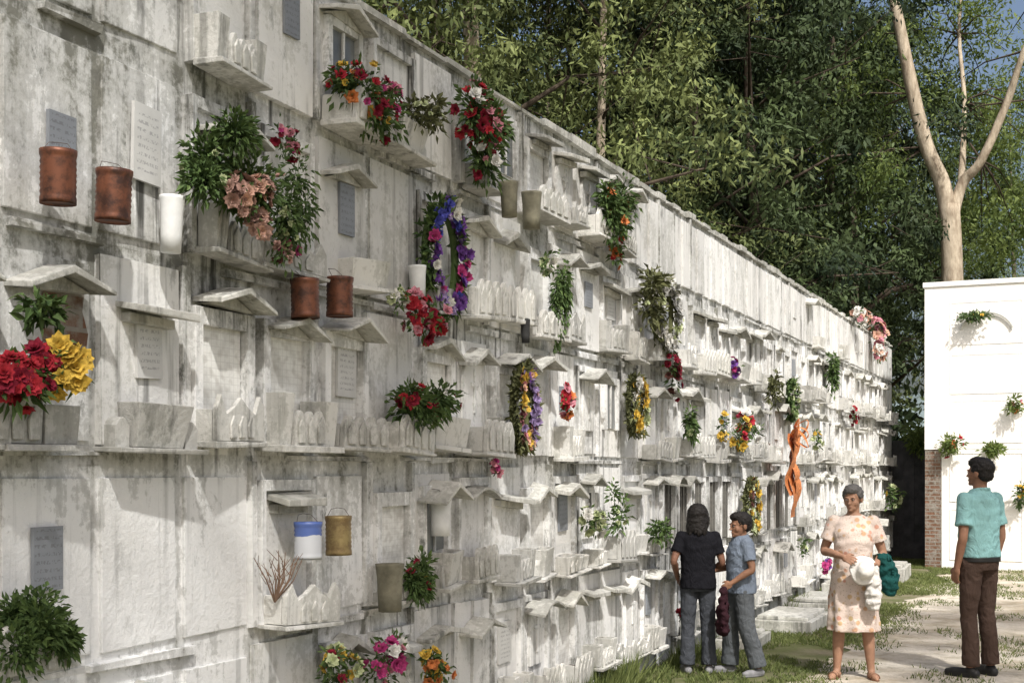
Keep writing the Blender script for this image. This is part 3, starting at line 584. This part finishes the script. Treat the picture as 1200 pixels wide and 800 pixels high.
bq(30,432,100,85,['red','crimson','red','red','crimson'],80,.032,260,.06,'deep red artificial roses in a concrete planter')
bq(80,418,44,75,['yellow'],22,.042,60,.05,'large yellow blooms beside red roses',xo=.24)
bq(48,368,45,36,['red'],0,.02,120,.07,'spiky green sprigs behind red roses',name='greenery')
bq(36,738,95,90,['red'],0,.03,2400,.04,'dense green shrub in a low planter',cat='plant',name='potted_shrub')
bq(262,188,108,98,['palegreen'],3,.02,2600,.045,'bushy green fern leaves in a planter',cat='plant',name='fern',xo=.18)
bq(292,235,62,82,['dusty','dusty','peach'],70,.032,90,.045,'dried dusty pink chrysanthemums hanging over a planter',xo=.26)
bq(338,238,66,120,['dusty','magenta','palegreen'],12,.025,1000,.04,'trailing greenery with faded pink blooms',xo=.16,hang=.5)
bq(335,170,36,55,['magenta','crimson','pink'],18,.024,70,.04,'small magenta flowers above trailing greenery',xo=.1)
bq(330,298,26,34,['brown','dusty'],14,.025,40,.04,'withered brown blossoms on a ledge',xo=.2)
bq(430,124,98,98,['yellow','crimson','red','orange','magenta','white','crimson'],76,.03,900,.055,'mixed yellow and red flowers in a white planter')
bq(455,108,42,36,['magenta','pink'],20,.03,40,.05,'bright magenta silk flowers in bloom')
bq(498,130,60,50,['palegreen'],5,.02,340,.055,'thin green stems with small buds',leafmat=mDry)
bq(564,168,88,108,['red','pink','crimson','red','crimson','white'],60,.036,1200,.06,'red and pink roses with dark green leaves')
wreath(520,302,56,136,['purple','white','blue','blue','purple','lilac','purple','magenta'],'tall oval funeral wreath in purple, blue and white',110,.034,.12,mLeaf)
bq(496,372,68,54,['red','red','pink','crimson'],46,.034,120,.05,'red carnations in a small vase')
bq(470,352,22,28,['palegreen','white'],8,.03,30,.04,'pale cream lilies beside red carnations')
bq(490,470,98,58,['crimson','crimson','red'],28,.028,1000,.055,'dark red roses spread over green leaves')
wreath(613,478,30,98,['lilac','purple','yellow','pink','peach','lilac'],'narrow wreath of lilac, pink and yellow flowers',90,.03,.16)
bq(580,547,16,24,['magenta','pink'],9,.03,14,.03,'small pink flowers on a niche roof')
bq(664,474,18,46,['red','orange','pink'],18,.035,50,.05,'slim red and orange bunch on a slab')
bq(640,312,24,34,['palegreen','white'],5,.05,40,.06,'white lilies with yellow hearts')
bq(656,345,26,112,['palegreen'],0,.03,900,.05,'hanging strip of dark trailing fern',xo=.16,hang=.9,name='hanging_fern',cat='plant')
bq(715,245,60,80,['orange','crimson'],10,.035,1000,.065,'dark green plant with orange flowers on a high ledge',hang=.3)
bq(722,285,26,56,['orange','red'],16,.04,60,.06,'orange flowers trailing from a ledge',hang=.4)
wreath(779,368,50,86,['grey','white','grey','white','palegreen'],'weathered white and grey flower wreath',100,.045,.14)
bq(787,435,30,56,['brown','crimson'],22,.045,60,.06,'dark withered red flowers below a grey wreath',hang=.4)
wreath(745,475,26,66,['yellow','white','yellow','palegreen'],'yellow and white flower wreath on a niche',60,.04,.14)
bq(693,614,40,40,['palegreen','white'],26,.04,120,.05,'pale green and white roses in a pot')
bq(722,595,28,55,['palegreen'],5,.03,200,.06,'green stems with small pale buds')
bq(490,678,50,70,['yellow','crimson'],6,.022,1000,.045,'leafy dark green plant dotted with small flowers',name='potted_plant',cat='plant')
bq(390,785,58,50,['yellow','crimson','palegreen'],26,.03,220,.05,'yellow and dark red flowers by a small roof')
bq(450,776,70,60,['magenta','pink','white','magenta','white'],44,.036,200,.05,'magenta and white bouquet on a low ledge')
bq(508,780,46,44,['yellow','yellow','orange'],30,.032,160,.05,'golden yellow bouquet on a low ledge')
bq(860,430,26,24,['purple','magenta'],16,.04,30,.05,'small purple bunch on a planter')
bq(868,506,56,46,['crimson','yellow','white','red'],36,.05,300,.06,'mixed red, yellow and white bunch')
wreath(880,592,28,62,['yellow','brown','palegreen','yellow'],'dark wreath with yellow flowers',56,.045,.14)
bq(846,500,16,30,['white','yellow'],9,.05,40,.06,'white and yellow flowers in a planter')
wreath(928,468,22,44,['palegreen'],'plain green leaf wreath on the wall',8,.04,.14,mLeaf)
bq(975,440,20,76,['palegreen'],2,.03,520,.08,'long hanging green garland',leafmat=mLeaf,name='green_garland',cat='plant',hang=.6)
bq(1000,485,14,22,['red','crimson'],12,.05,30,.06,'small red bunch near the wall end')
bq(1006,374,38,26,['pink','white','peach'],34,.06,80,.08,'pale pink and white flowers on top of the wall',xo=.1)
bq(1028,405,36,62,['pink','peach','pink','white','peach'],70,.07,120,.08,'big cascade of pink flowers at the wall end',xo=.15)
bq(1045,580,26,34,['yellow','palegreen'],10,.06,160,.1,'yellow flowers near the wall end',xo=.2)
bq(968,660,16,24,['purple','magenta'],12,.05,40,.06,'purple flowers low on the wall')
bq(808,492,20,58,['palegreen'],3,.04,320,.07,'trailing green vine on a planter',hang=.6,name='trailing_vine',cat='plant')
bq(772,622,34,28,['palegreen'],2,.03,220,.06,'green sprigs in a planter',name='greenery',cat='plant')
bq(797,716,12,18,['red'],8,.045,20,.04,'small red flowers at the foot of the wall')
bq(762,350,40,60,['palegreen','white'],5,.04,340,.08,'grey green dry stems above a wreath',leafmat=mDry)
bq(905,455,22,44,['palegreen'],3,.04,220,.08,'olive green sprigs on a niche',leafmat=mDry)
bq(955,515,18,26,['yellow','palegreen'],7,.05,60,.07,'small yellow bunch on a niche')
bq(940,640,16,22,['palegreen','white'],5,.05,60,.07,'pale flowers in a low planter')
def sticks(px,py,h,label):
    p=W(px,py,.12); q=kk(px); b=MB(); H=h/q
    for i in range(11): 
        a=Vector((R.uniform(-.08,.08),R.uniform(-.14,.14),H*R.uniform(.6,1))); b.tube([(0,0,0),a*.5+Vector((.01,R.uniform(-.02,.02),0)),a],[.004,.003,.0015],0,4)
        for j in range(3): b.tube([a*(.4+.2*j),a*(.4+.2*j)+Vector((R.uniform(-.04,.04),R.uniform(-.06,.06),.05))],[.002,.001],0,4)
    ob('dry_twigs',b.mesh('dry_twigs',[simple('dry_twig',(.2,.13,.09),.9)]),None,p,label=label,category='dry twigs')
sticks(322,705,60,'bare dry twigs standing in a white planter')
b=MB()
def strip(pts,w,m=0):
    V=[]
    for i,p in enumerate(pts): p=Vector(p); V+= [p+Vector((0,-w/2,0)),p+Vector((.01*math.sin(i),w/2,.005))]
    b.add(V,[(2*i,2*i+1,2*i+3,2*i+2) for i in range(len(pts)-1)],m)
for s,l in((-1,.55),(1,.75),(0,.66),(.5,.5)): strip([(.03+.03*math.sin(t*9+s*2),s*.12*t**.5+.02*math.sin(6*t),-l*t) for t in [i/12 for i in range(13)]],.2)
for s in(-1,1):
    for k in range(3): strip([(.04+.09*math.sin(math.pi*t),s*(.2*math.sin(math.pi*t*.9)),.11*(k-1)*math.sin(math.pi*t)+.06*math.cos(t*math.pi)) for t in [i/10 for i in range(11)]],.08)
b.ell((.05,0,0),(.045,.045,.045))
ob('ribbon_bow',b.mesh('ribbon_bow',[petal('orange_ribbon',(.85,.3,.1))],True),None,W(926,508,.22),scale=(1.2,1.3,1.25),label='orange ribbon bow with long tails hanging on the niche wall',category='ribbon')

# ---------- cans and vases ----------
def can(px,py,wpx,hpx,mat,label,hang=True,xo=.1,name='tin_can'):
    q=kk(px); r=wpx/q/2*.95; h=hpx/q; p=W(px,py,xo)-Vector((0,0,h/2)); root=ob(name,None,loc=p,rot=(R.uniform(-.05,.05),R.uniform(-.03,.03),R.uniform(0,3)),label=label,category='can' if 'can' in name else 'vase')
    b=MB(); pr=[(0,.004),(r*.97,.004),(r,.0),(r,.012)]+[(r*(1-.05*(i%2)),.02+(h-.04)*i/14) for i in range(15)]+[(r*1.03,h-.012),(r*1.03,h),(r*.95,h),(r*.95,.02),(0,.02)]
    if 'vase' in name: pr=[(0,.004),(r*.8,.0),(r*.84,h*.3),(r*.9,h*.7),(r*1.0,h-.012),(r*1.03,h),(r*.93,h),(r*.8,.03),(0,.02)]
    b.lathe(pr); ob('can_body' if 'can' in name else 'vase_body',b.mesh('body',[mat],True),root)
    if hang:
        b=MB(); b.tube([(r*.9,0,h-.01),(r*.5,r*.6,h+.03),(0,r*.9,h+.035)],[.0014]*3,0,5); b.tube([(-r*.9,0,h-.01),(-r*.5,r*.6,h+.03),(0,r*.9,h+.035)],[.0014]*3,0,5)
        ob('wire_hanger',b.mesh('wire',[mWire]),root)
for a in [(68,208,42,60,mRust,'rusty brown tin can hanging on the mouldy wall'),(132,230,42,58,mRust,'rusty brown tin can hanging beside a plaque'),(358,350,34,44,mRust,'rusty tin can hung between niches'),(398,348,32,44,mRust,'rusty tin can hung beside a planter'),
  (361,633,33,42,mBlueT,'blue and white tin can hanging by a niche'),(397,627,31,44,mGold,'ridged gold tin can hanging by a niche')]: can(*a,xo=.14)
can(200,263,30,64,mWhiteP,'white plastic pot hanging on the wall',False,.1,'wall_vase'); can(516,604,28,46,mWhiteP,'white jar fixed to a niche',True,.09,'wall_vase')
can(457,688,34,54,mPotG,'grey bucket holding a leafy plant',False,.12,'wall_vase')
can(597,234,22,38,mPotG,'olive pot hanging high on the wall',False,.2,'wall_vase'); can(623,247,24,40,mPotG,'greenish pot hanging high on the wall',False,.2,'wall_vase')
can(616,388,12,26,mGrate,'small black container on the wall',False,.12,'wall_vase'); can(490,330,22,36,mWhiteP,'cream vase under a wreath',False,.1,'wall_vase')

# ---------- ground, path, slabs ----------
def groundm():
    m=N('grassy_earth',.95,.1); p=m.pos(); n=m.noise(p,.9,8,.65); n2=m.noise(p,25,5)
    c=m.mix(m.mr(n,.45,.62),(.11,.125,.05),(.27,.23,.17)); c=m.mix(m.mr(n2,.3,.7,0,.4),c,(.09,.085,.05)); m.col(c); m.bump(n2,.6,.03); return m.m
b=MB(); b.add([(-220,-60,0),(220,-60,0),(220,400,0),(-220,400,0)],[(0,1,2,3)]); ob('ground',b.mesh('ground',[groundm()]),kind='structure')
def pathm():
    m=N('worn_concrete_path',.95,.15); p=m.pos(); x,y,z=m.sep(p); n=m.noise(p,.9,9,.72); n2=m.noise(p,40,4); n4=m.noise(p,4,8,.7)
    c=m.mix(m.mr(n,.42,.62),(.6,.55,.47),(.34,.29,.21)); c=m.mix(m.mr(n4,.5,.68,0,.75),c,(.2,.18,.12)); c=m.mix(m.mr(n2,.5,.75,0,.4),c,(.2,.17,.12))
    j=m.ma('LESS_THAN',m.ma('FRACT',m.ma('DIVIDE',m.ma('ADD',y,m.ma('MULTIPLY',n4,.25)),3.1)),.008); c=m.mix(m.ma('MULTIPLY',j,.5),c,(.14,.13,.08)); m.col(c); m.bump(m.ma('ADD',n2,n4),.6,.02); return m.m
mPath=pathm()
b=MB(); n=160; V=[]
for i in range(n+1):
    y=2+20*i/n; V+=[(1.25+.4*mn.noise(Vector((0,y*.9,0)))+.13*mn.noise(Vector((3,y*5,0))),y,.005),(4.3+.15*mn.noise(Vector((9,y,0))),y,.005)]
b.add(V,[(2*i,2*i+1,2*i+3,2*i+2) for i in range(n)]); ob('path',b.mesh('path',[mPath]),kind='structure')
for i,(y,x,w,l,h) in enumerate([(13.2,.42,.6,1.0,.12),(15.3,.4,.7,1.1,.1),(17.2,.4,.6,1.2,.16),(19.6,.45,.7,1.2,.2),(11.6,.3,.4,.7,.1)]):
    b=MB(); b.box((-w/2,-l/2,-.01),(w/2,l/2,h),0,.01); b.box((-w/2+.05,-l/2+.05,h),(w/2-.05,l/2-.05,h+.04),0,.006)
    ob('grave_slab',b.mesh('grave_slab',[mConc],bevel=.01),None,(x+.05,y,0),(0,0,R.uniform(-.05,.05)),label='low grey concrete grave slab against the niche wall',category='grave slab',group='low grave slabs')
b=MB()
for i in range(85000):
    q=R.random()
    if q<.68: x=R.uniform(.03,1.75)*R.uniform(.6,1); y=R.uniform(7.5,24)
    elif q<.82: x=R.uniform(1.2,3.9); y=R.uniform(17.0,22)
    else: x=R.uniform(1.2,3.9); y=R.uniform(8.5,17)
    nv=mn.noise(Vector((x*1.4,y*1.1,0)))+.4*mn.noise(Vector((x*6,y*5,3)))
    if nv<-.12 and x>.25: continue
    if q>=.82 and nv<.2: continue
    h=R.uniform(.015,.05)*(1.6 if x<.25 else 1); a=R.uniform(0,6.28); ca,sa=math.cos(a)*.006,math.sin(a)*.006; hx_,hy2=R.gauss(0,.5)*h,R.gauss(0,.5)*h
    b.add([(x-ca,y-sa,.004),(x+ca,y+sa,.004),(x+hx_,y+hy2,h)],[(0,1,2)],0,R.random()*.8+.2*(nv>0))
ob('grass',b.mesh('grass',[mGrass],tint=True),kind='stuff',label='patchy green grass along the wall and path')
for px,h in((672,.3),(700,.3),(722,.34),(655,.3),(930,.2),(795,.2)):
    g=W(px,800,.1); b=MB()
    for i in range(300):
        a=R.uniform(0,6.28); d=Vector((math.cos(a),math.sin(a),0)); p=Vector((abs(R.gauss(0,.07)),R.gauss(0,.16),0)); hh=h*R.uniform(.3,1)
        q=Vector((R.gauss(.1,.3)*hh,R.gauss(0,.35)*hh,hh)); b.add([p-d*.006,p+d*.006,p+q*.6+d*.004,p+q],[(0,1,2),(0,2,3)],0,R.random())
    ob('grass_tuft',b.mesh('grass_tuft',[mGrass],tint=True),None,(g.x,g.y,0),label='tuft of tall green grass at the foot of the niche wall',category='grass tuft',group='grass tufts at the wall base')

# ---------- end block (sunlit) ----------
e0=E(1084,0).x; Ytop=E(1084,333).z
root=ob('mausoleum_block',None,loc=(e0,22.05,0),label='tall sunlit white niche block with exposed brick corner',category='mausoleum')
b=MB(); L=7.5
b.box((0,.0,0),(.26,2.4,1.95),1); b.box((.262,-.012,0),(L,2.4,1.95),0); b.box((-.004,-.016,1.952),(L,2.41,Ytop-.06),0); ob('block_body',b.mesh('block_body',[mBlock,mBrick]),root)
b=MB(); b.box((-.03,-.04,Ytop-.058),(L+.05,2.46,Ytop+.02),0); ob('coping',b.mesh('coping',[mBlock]),root)
for cx in range(5):
    for rz,(z0,z1) in enumerate(((.15,.98),(1.1,1.9),(2.05,2.75),(2.85,3.5),(3.65,4.35))):
        b=MB(); w=1.1
        for s in(-1,1): b.box((s*w/2-.012,-.022,z0),(s*w/2+.012,-.014,z1),0,.002)
        b.box((-w/2+.013,-.021,z1-.02),(w/2-.013,-.014,z1),0); b.box((-w/2+.013,-.025,z0),(w/2-.013,-.014,z0+.02),0)
        if rz in(1,2) and R.random()<.6: b.box((-.2,-.14,z0+.021),(.2,-.027,z0+.12),0)
        ni=ob('niche',b.mesh('niche',[mBlock]),root,(.95+cx*1.22,0,0))
        if rz==4 and cx==0:
            b=MB(); b.tube([(.42*math.cos(a),-.05,3.78+.42*math.sin(a)*.9) for a in [math.pi*(.1+.8*i/14) for i in range(15)]],[.018]*15,0,6)
            ob('arch_moulding',b.mesh('arch_moulding',[simple('faded_arch',(.5,.5,.47),.8)]),ni)
def eb(px,py,wpx,hpx,cols,nf,nl,label,lm=None,rf=.05,ll=.1,name='flower_bouquet',cat='flowers'):
    p=E(px,py,21.9); q=71; bunch(p,wpx/q/2,.14,hpx/q/2,cols,nf,rf,nl,ll,label,leafmat=lm,name=name,cat=cat)
eb(1132,372,60,16,['palegreen','yellow'],10,420,'green leaf garland under an arch on the white block',rf=.035,ll=.08,name='green_garland',cat='garland')
eb(1111,520,34,30,['orange','red'],9,300,'orange flowers with green leaves on the white block',mTreeL); eb(1161,520,36,30,['orange','yellow'],4,300,'green plant with few orange blooms on the white block',mTreeL)
eb(1186,476,30,26,['orange','pink'],6,160,'small peach flowers on the white block',mTreeL); eb(1196,580,22,36,['orange','yellow'],8,200,'yellow green flowers on the white block')
b=MB(); b.box((0,0,0),(1.6,.2,2.15),0)
for i in range(7): b.box((.03+.2*i,-.03,.02),(.1+.2*i,-.002,2.0),0)
root=ob('yard_wall',None,None,(-.3,24.3,0),label='dark grey wall with vertical ribs between white blocks',category='wall'); ob('wall_body',b.mesh('wall_body',[mDarkW]),root)
bunch(Vector((.5,24.2,2.3)),.45,.25,.4,['palegreen'],0,.04,900,.12,'light green bush spilling over the dark wall',cat='plant',name='climbing_bush',leafmat=mTreeL)

# ---------- trees ----------
def barkm(name,a,b_):
    m=N(name,.95,.1); p=m.pos(); n=m.noise(m.scale(p,(3,3,.9)),2.4,8,.68); m.col(m.mix(m.mr(n,.38,.66),a,b_)); m.bump(n,.7,.05); return m.m
mBarkP=barkm('pale_eucalyptus_bark',(.5,.43,.33),(.2,.155,.11)); mBarkM=barkm('grey_brown_bark',(.34,.29,.23),(.13,.1,.075)); mBarkD=barkm('dark_bark',(.1,.08,.06),(.04,.03,.025))
def leaves_mesh(name,cent,sig,per,ll,lw,mat,rs,tb=0.0,droop=.6):
    n=len(cent)*per; c=np.repeat(np.array(cent),per,0); s=np.repeat(np.array(sig),per)[:,None]
    off=rs.normal(size=(n,3)); off/=np.maximum(1e-6,np.linalg.norm(off,axis=1))[:,None]; off*= (rs.rand(n,1)**.6)*s*1.6; off[:,2]*=.8
    p=c+off; d=rs.normal(size=(n,3))*.7; d[:,2]-=droop; d/=np.linalg.norm(d,axis=1)[:,None]
    w=np.cross(d,rs.normal(size=(n,3))); w/=np.maximum(1e-6,np.linalg.norm(w,axis=1))[:,None]
    l=ll*(.6+.8*rs.rand(n,1)); ww=lw*(.6+.8*rs.rand(n,1))
    V=np.stack([p,p+d*l*.4+w*ww*.5,p+d*l,p+d*l*.4-w*ww*.5],1).reshape(-1,3)
    me=D.meshes.new(name); me.vertices.add(4*n); me.vertices.foreach_set('co',V.ravel()); me.loops.add(4*n); me.loops.foreach_set('vertex_index',np.arange(4*n,dtype=np.int32))
    me.polygons.add(n); me.polygons.foreach_set('loop_start',np.arange(0,4*n,4,dtype=np.int32)); me.polygons.foreach_set('loop_total',np.full(n,4,dtype=np.int32))
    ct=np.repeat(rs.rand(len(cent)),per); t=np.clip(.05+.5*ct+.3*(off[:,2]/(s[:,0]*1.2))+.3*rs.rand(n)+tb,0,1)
    me.update(calc_edges=True); a=me.attributes.new('tint','FLOAT','FACE'); a.data.foreach_set('value',t.astype(np.float32)); me.materials.append(mat); return me
def tree_var(seed,H,cb,rd,mat,bark,per=80,ll=.14,lw=.045,r0=.22,nl=16,lean=.04,nsub=6):
    rs=np.random.RandomState(seed); rr=random.Random(seed); b=MB(); pts=[]; n=12
    for i in range(n+1):
        t=i/n; pts.append(Vector((H*lean*t*math.sin(seed)+.25*math.sin(3*t+seed),H*lean*t*math.cos(seed*2)+.25*math.sin(4*t+seed*2),H*t*.95)))
    b.tube(pts,[r0*(1-.85*i/n)*(1.25 if i==0 else 1) for i in range(n+1)],0,9); cen=[]; sg=[]
    for i in range(nl):
        t=cb+(1-cb)*(i+rr.random()*.6)/nl; k=min(n-1,int(t*n)); p=pts[k].lerp(pts[k+1],t*n-k); a=i*2.4+rr.uniform(-.5,.5); L=rd*(1.05-.65*((t-cb)/(1-cb))**1.5)*rr.uniform(.7,1.2)
        e=p+Vector((math.cos(a)*L,math.sin(a)*L,L*rr.uniform(.25,.75))); m1=p.lerp(e,.5)+Vector((0,0,L*.12)); rb=r0*(1-.8*t)*.4
        b.tube([p,m1,e],[rb,rb*.6,rb*.2],1,6)
        for j in range(nsub):
            s=m1.lerp(e,rr.uniform(-.4,1)); q=s+Vector((rr.uniform(-1,1),rr.uniform(-1,1),rr.uniform(-.4,.8)))*L*.45; b.tube([s,q],[rb*.25,rb*.1],1,4); cen.append(tuple(q)); sg.append(rr.uniform(.25,.55))
            q2=q+Vector((rr.uniform(-1,1),rr.uniform(-1,1),-rr.uniform(.1,.9)))*.8; cen.append(tuple(q2)); sg.append(rr.uniform(.2,.42))
    return b.mesh('trunk',[bark,mBarkD],True),leaves_mesh('crown',cen,sg,per,ll,lw,mat,rs)
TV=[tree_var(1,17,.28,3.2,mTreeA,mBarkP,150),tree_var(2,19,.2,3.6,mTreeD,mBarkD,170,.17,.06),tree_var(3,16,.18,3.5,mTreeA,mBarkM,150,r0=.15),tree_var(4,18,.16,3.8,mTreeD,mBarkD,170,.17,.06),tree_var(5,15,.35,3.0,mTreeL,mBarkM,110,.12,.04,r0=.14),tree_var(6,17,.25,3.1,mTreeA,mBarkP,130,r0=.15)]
LB=['tall olive-leaved eucalyptus behind the niche wall','tall tree behind the niche wall, shade put into its dark leaf colour','broad olive green tree behind the niche wall','dense tree beyond the wall, its shade put into the leaf colour','light, thin-leaved tree letting the sky through','slim pale-trunked eucalyptus with sunlit foliage']
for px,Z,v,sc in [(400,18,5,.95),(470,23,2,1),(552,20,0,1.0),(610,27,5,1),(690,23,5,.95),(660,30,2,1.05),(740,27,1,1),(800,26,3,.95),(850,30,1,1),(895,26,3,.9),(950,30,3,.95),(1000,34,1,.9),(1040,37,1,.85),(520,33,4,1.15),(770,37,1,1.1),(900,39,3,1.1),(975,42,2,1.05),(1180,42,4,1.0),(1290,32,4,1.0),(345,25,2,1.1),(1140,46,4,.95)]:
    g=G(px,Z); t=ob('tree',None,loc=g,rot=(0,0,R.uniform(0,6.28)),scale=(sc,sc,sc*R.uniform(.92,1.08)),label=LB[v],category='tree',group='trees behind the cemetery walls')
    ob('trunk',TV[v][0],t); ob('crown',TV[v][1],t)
# unseen trees: one dapples the path, one is added to shade the near wall
t=ob('tree',None,loc=(7.4,7.6,0),rot=(0,0,1.0),scale=(.85,.85,.72),label='leafy tree beside the path casting dappled shade',category='tree'); ob('trunk',TV[2][0],t); ob('crown',TV[2][1],t)
b=MB(); rr=random.Random(15); cen=[];sg=[]
def bend(b,pts,rs,m=0):
    p,r=cr(pts,rs,5); b.tube(p,r,m,12)
bend(b,[(0,0,0),(-.2,.3,3),(-.8,1.6,6),(-1.8,3.2,8)],[.32,.26,.2,.12])
fork=Vector((-.8,1.6,6))
for i in range(26):
    q=Vector((rr.uniform(-4.6,-1.3),rr.uniform(-.6,8.4),rr.uniform(7.4,9.8))); bend(b,[fork,fork.lerp(q,.5)+Vector((0,0,.5)),q],[.07,.04,.01],1)
    for k in range(6): cen.append(tuple(q+Vector((rr.uniform(-.9,.9),rr.uniform(-.9,.9),rr.uniform(-.6,.6))))); sg.append(rr.uniform(.28,.55))
t=ob('tree',None,loc=(6.3,-2.6,0),label='unseen spreading tree added over the path to shade the near wall',category='tree')
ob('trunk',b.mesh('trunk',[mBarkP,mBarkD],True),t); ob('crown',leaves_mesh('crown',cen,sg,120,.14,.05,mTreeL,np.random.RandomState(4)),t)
ZT=26.5; base=G(1117,ZT)
def T(px,py,dz=0): p=G(px,ZT+dz,EYE+(550-py)*(ZT+dz)/F); return p-base
b=MB()
bend(b,[T(1119,618),T(1117,480),T(1116,330),T(1113,240)],[.3,.25,.22,.2])
lb=[T(1113,262),T(1104,215),T(1086,172),T(1070,110),T(1056,40),T(1040,-40),T(1030,-120)]; bend(b,lb,[.19,.17,.15,.14,.12,.1,.05])
rb_=[T(1114,258),T(1128,215),T(1150,188,-.3),T(1180,120,-.5),T(1200,60,-.8),T(1235,-20,-1)]; bend(b,rb_,[.15,.11,.09,.08,.06,.04])
bend(b,[T(1126,225),T(1130,120,.8),T(1124,40,1.2),T(1130,-60,1.5)],[.08,.05,.04,.03])
rr=random.Random(5); cen=[];sg=[]; src=lb[2:]+rb_[2:]+[T(1128,120,.8),T(1124,40,1.2),T(1130,-60,1.5)]
for s in src[3:]:
    for j in range(3):
        q=s+Vector((rr.uniform(-1.6,1.6),rr.uniform(.6,2.2),rr.uniform(-.8,1.4))); b.tube([s,s.lerp(q,.5)+Vector((0,0,.15)),q],[.025,.015,.006],1,5); cen.append(tuple(q)); sg.append(rr.uniform(.3,.6))
for px,py in((1000,200),(980,170),(1010,230),(1175,190),(1165,215),(1190,230),(1160,150),(1010,100),(1175,240),(1190,270),(965,130),(1200,160),(1020,60),(1165,20),(1095,15),(990,255),(1160,250),(1180,60),(1150,90),(1195,110),(1030,150),(1150,280)):
    q=T(px,py,rr.uniform(.3,2.0)); s=min(src,key=lambda a:(a-q).length); b.tube([s,s.lerp(q,.5)+Vector((0,0,.2)),q],[.025,.015,.006],1,5)
    for k in range(4): cen.append(tuple(q+Vector((rr.uniform(-.8,.8),rr.uniform(-.2,.8),rr.uniform(-.6,.5))))); sg.append(rr.uniform(.25,.5))
t=ob('tree',None,loc=base,label='large pale-barked forked tree rising behind the white block',category='tree')
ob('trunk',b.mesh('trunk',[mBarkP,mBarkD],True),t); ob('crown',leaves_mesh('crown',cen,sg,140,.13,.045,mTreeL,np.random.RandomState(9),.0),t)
rs=np.random.RandomState(21); cen=[];sg=[]
for i in range(640):
    px=rs.uniform(250,1060); Z=rs.uniform(42,55); z=rs.uniform(0,14)*rs.uniform(.5,1)
    if px>1000 and z>7: continue
    cen.append(tuple(G(px,Z,z))); sg.append(rs.uniform(.8,1.4))
ob('woodland',leaves_mesh('woodland',cen,sg,90,.4,.17,mTreeD,rs,-.1),kind='stuff',label='far dark wood behind the cemetery')
b=MB(); V=[];n=40
for i in range(n+1):
    a=-1.2+2.2*i/n; x=math.sin(a)*180; y=math.cos(a)*180; h=14+6*mn.noise(Vector((a*3,0,0)))+4*mn.noise(Vector((a*9,1,0))); V+=[(x*.75,y*.75,-.5),(x*.9,y*.9,h*.7),(x,y,h)]
b.add(V,[(3*i+k,3*i+3+k,3*i+4+k,3*i+1+k) for i in range(n) for k in range(2)]); ob('hill',b.mesh('hill',[simple('hazy_hill',(.16,.2,.2),.95,.3,.1,0)],True),kind='structure')

# ---------- camera, light, world ----------
cam=D.cameras.new('camera'); cam.lens=45; cam.sensor_width=36; cam.shift_y=.125; cam.clip_end=1000; co=ob('camera',cam,loc=(CAMX,0,EYE)); co.rotation_euler=(rad(90),0,TH); S.camera=co
az=Vector((.85,-1,0)).normalized(); el=rad(50); sd=Vector((az.x*math.cos(el),az.y*math.cos(el),math.sin(el)))
l=D.lights.new('sun','SUN'); l.energy=4.8; l.angle=rad(1.5); l.color=(1,.97,.925); lo=ob('sun',l); lo.rotation_euler=(-sd).to_track_quat('-Z','Y').to_euler()
w=D.worlds.new('World'); S.world=w; w.use_nodes=True; nt=w.node_tree; bg=nt.nodes['Background']; sk=nt.nodes.new('ShaderNodeTexSky'); sk.sky_type='NISHITA'; sk.sun_disc=False; sk.sun_elevation=el; sk.sun_rotation=math.atan2(sd.x,sd.y); sk.dust_density=6; sk.air_density=1.0
nt.links.new(sk.outputs[0],bg.inputs[0]); bg.inputs[1].default_value=.15
S.view_settings.view_transform='Standard'; S.view_settings.look='None'; S.view_settings.exposure=0
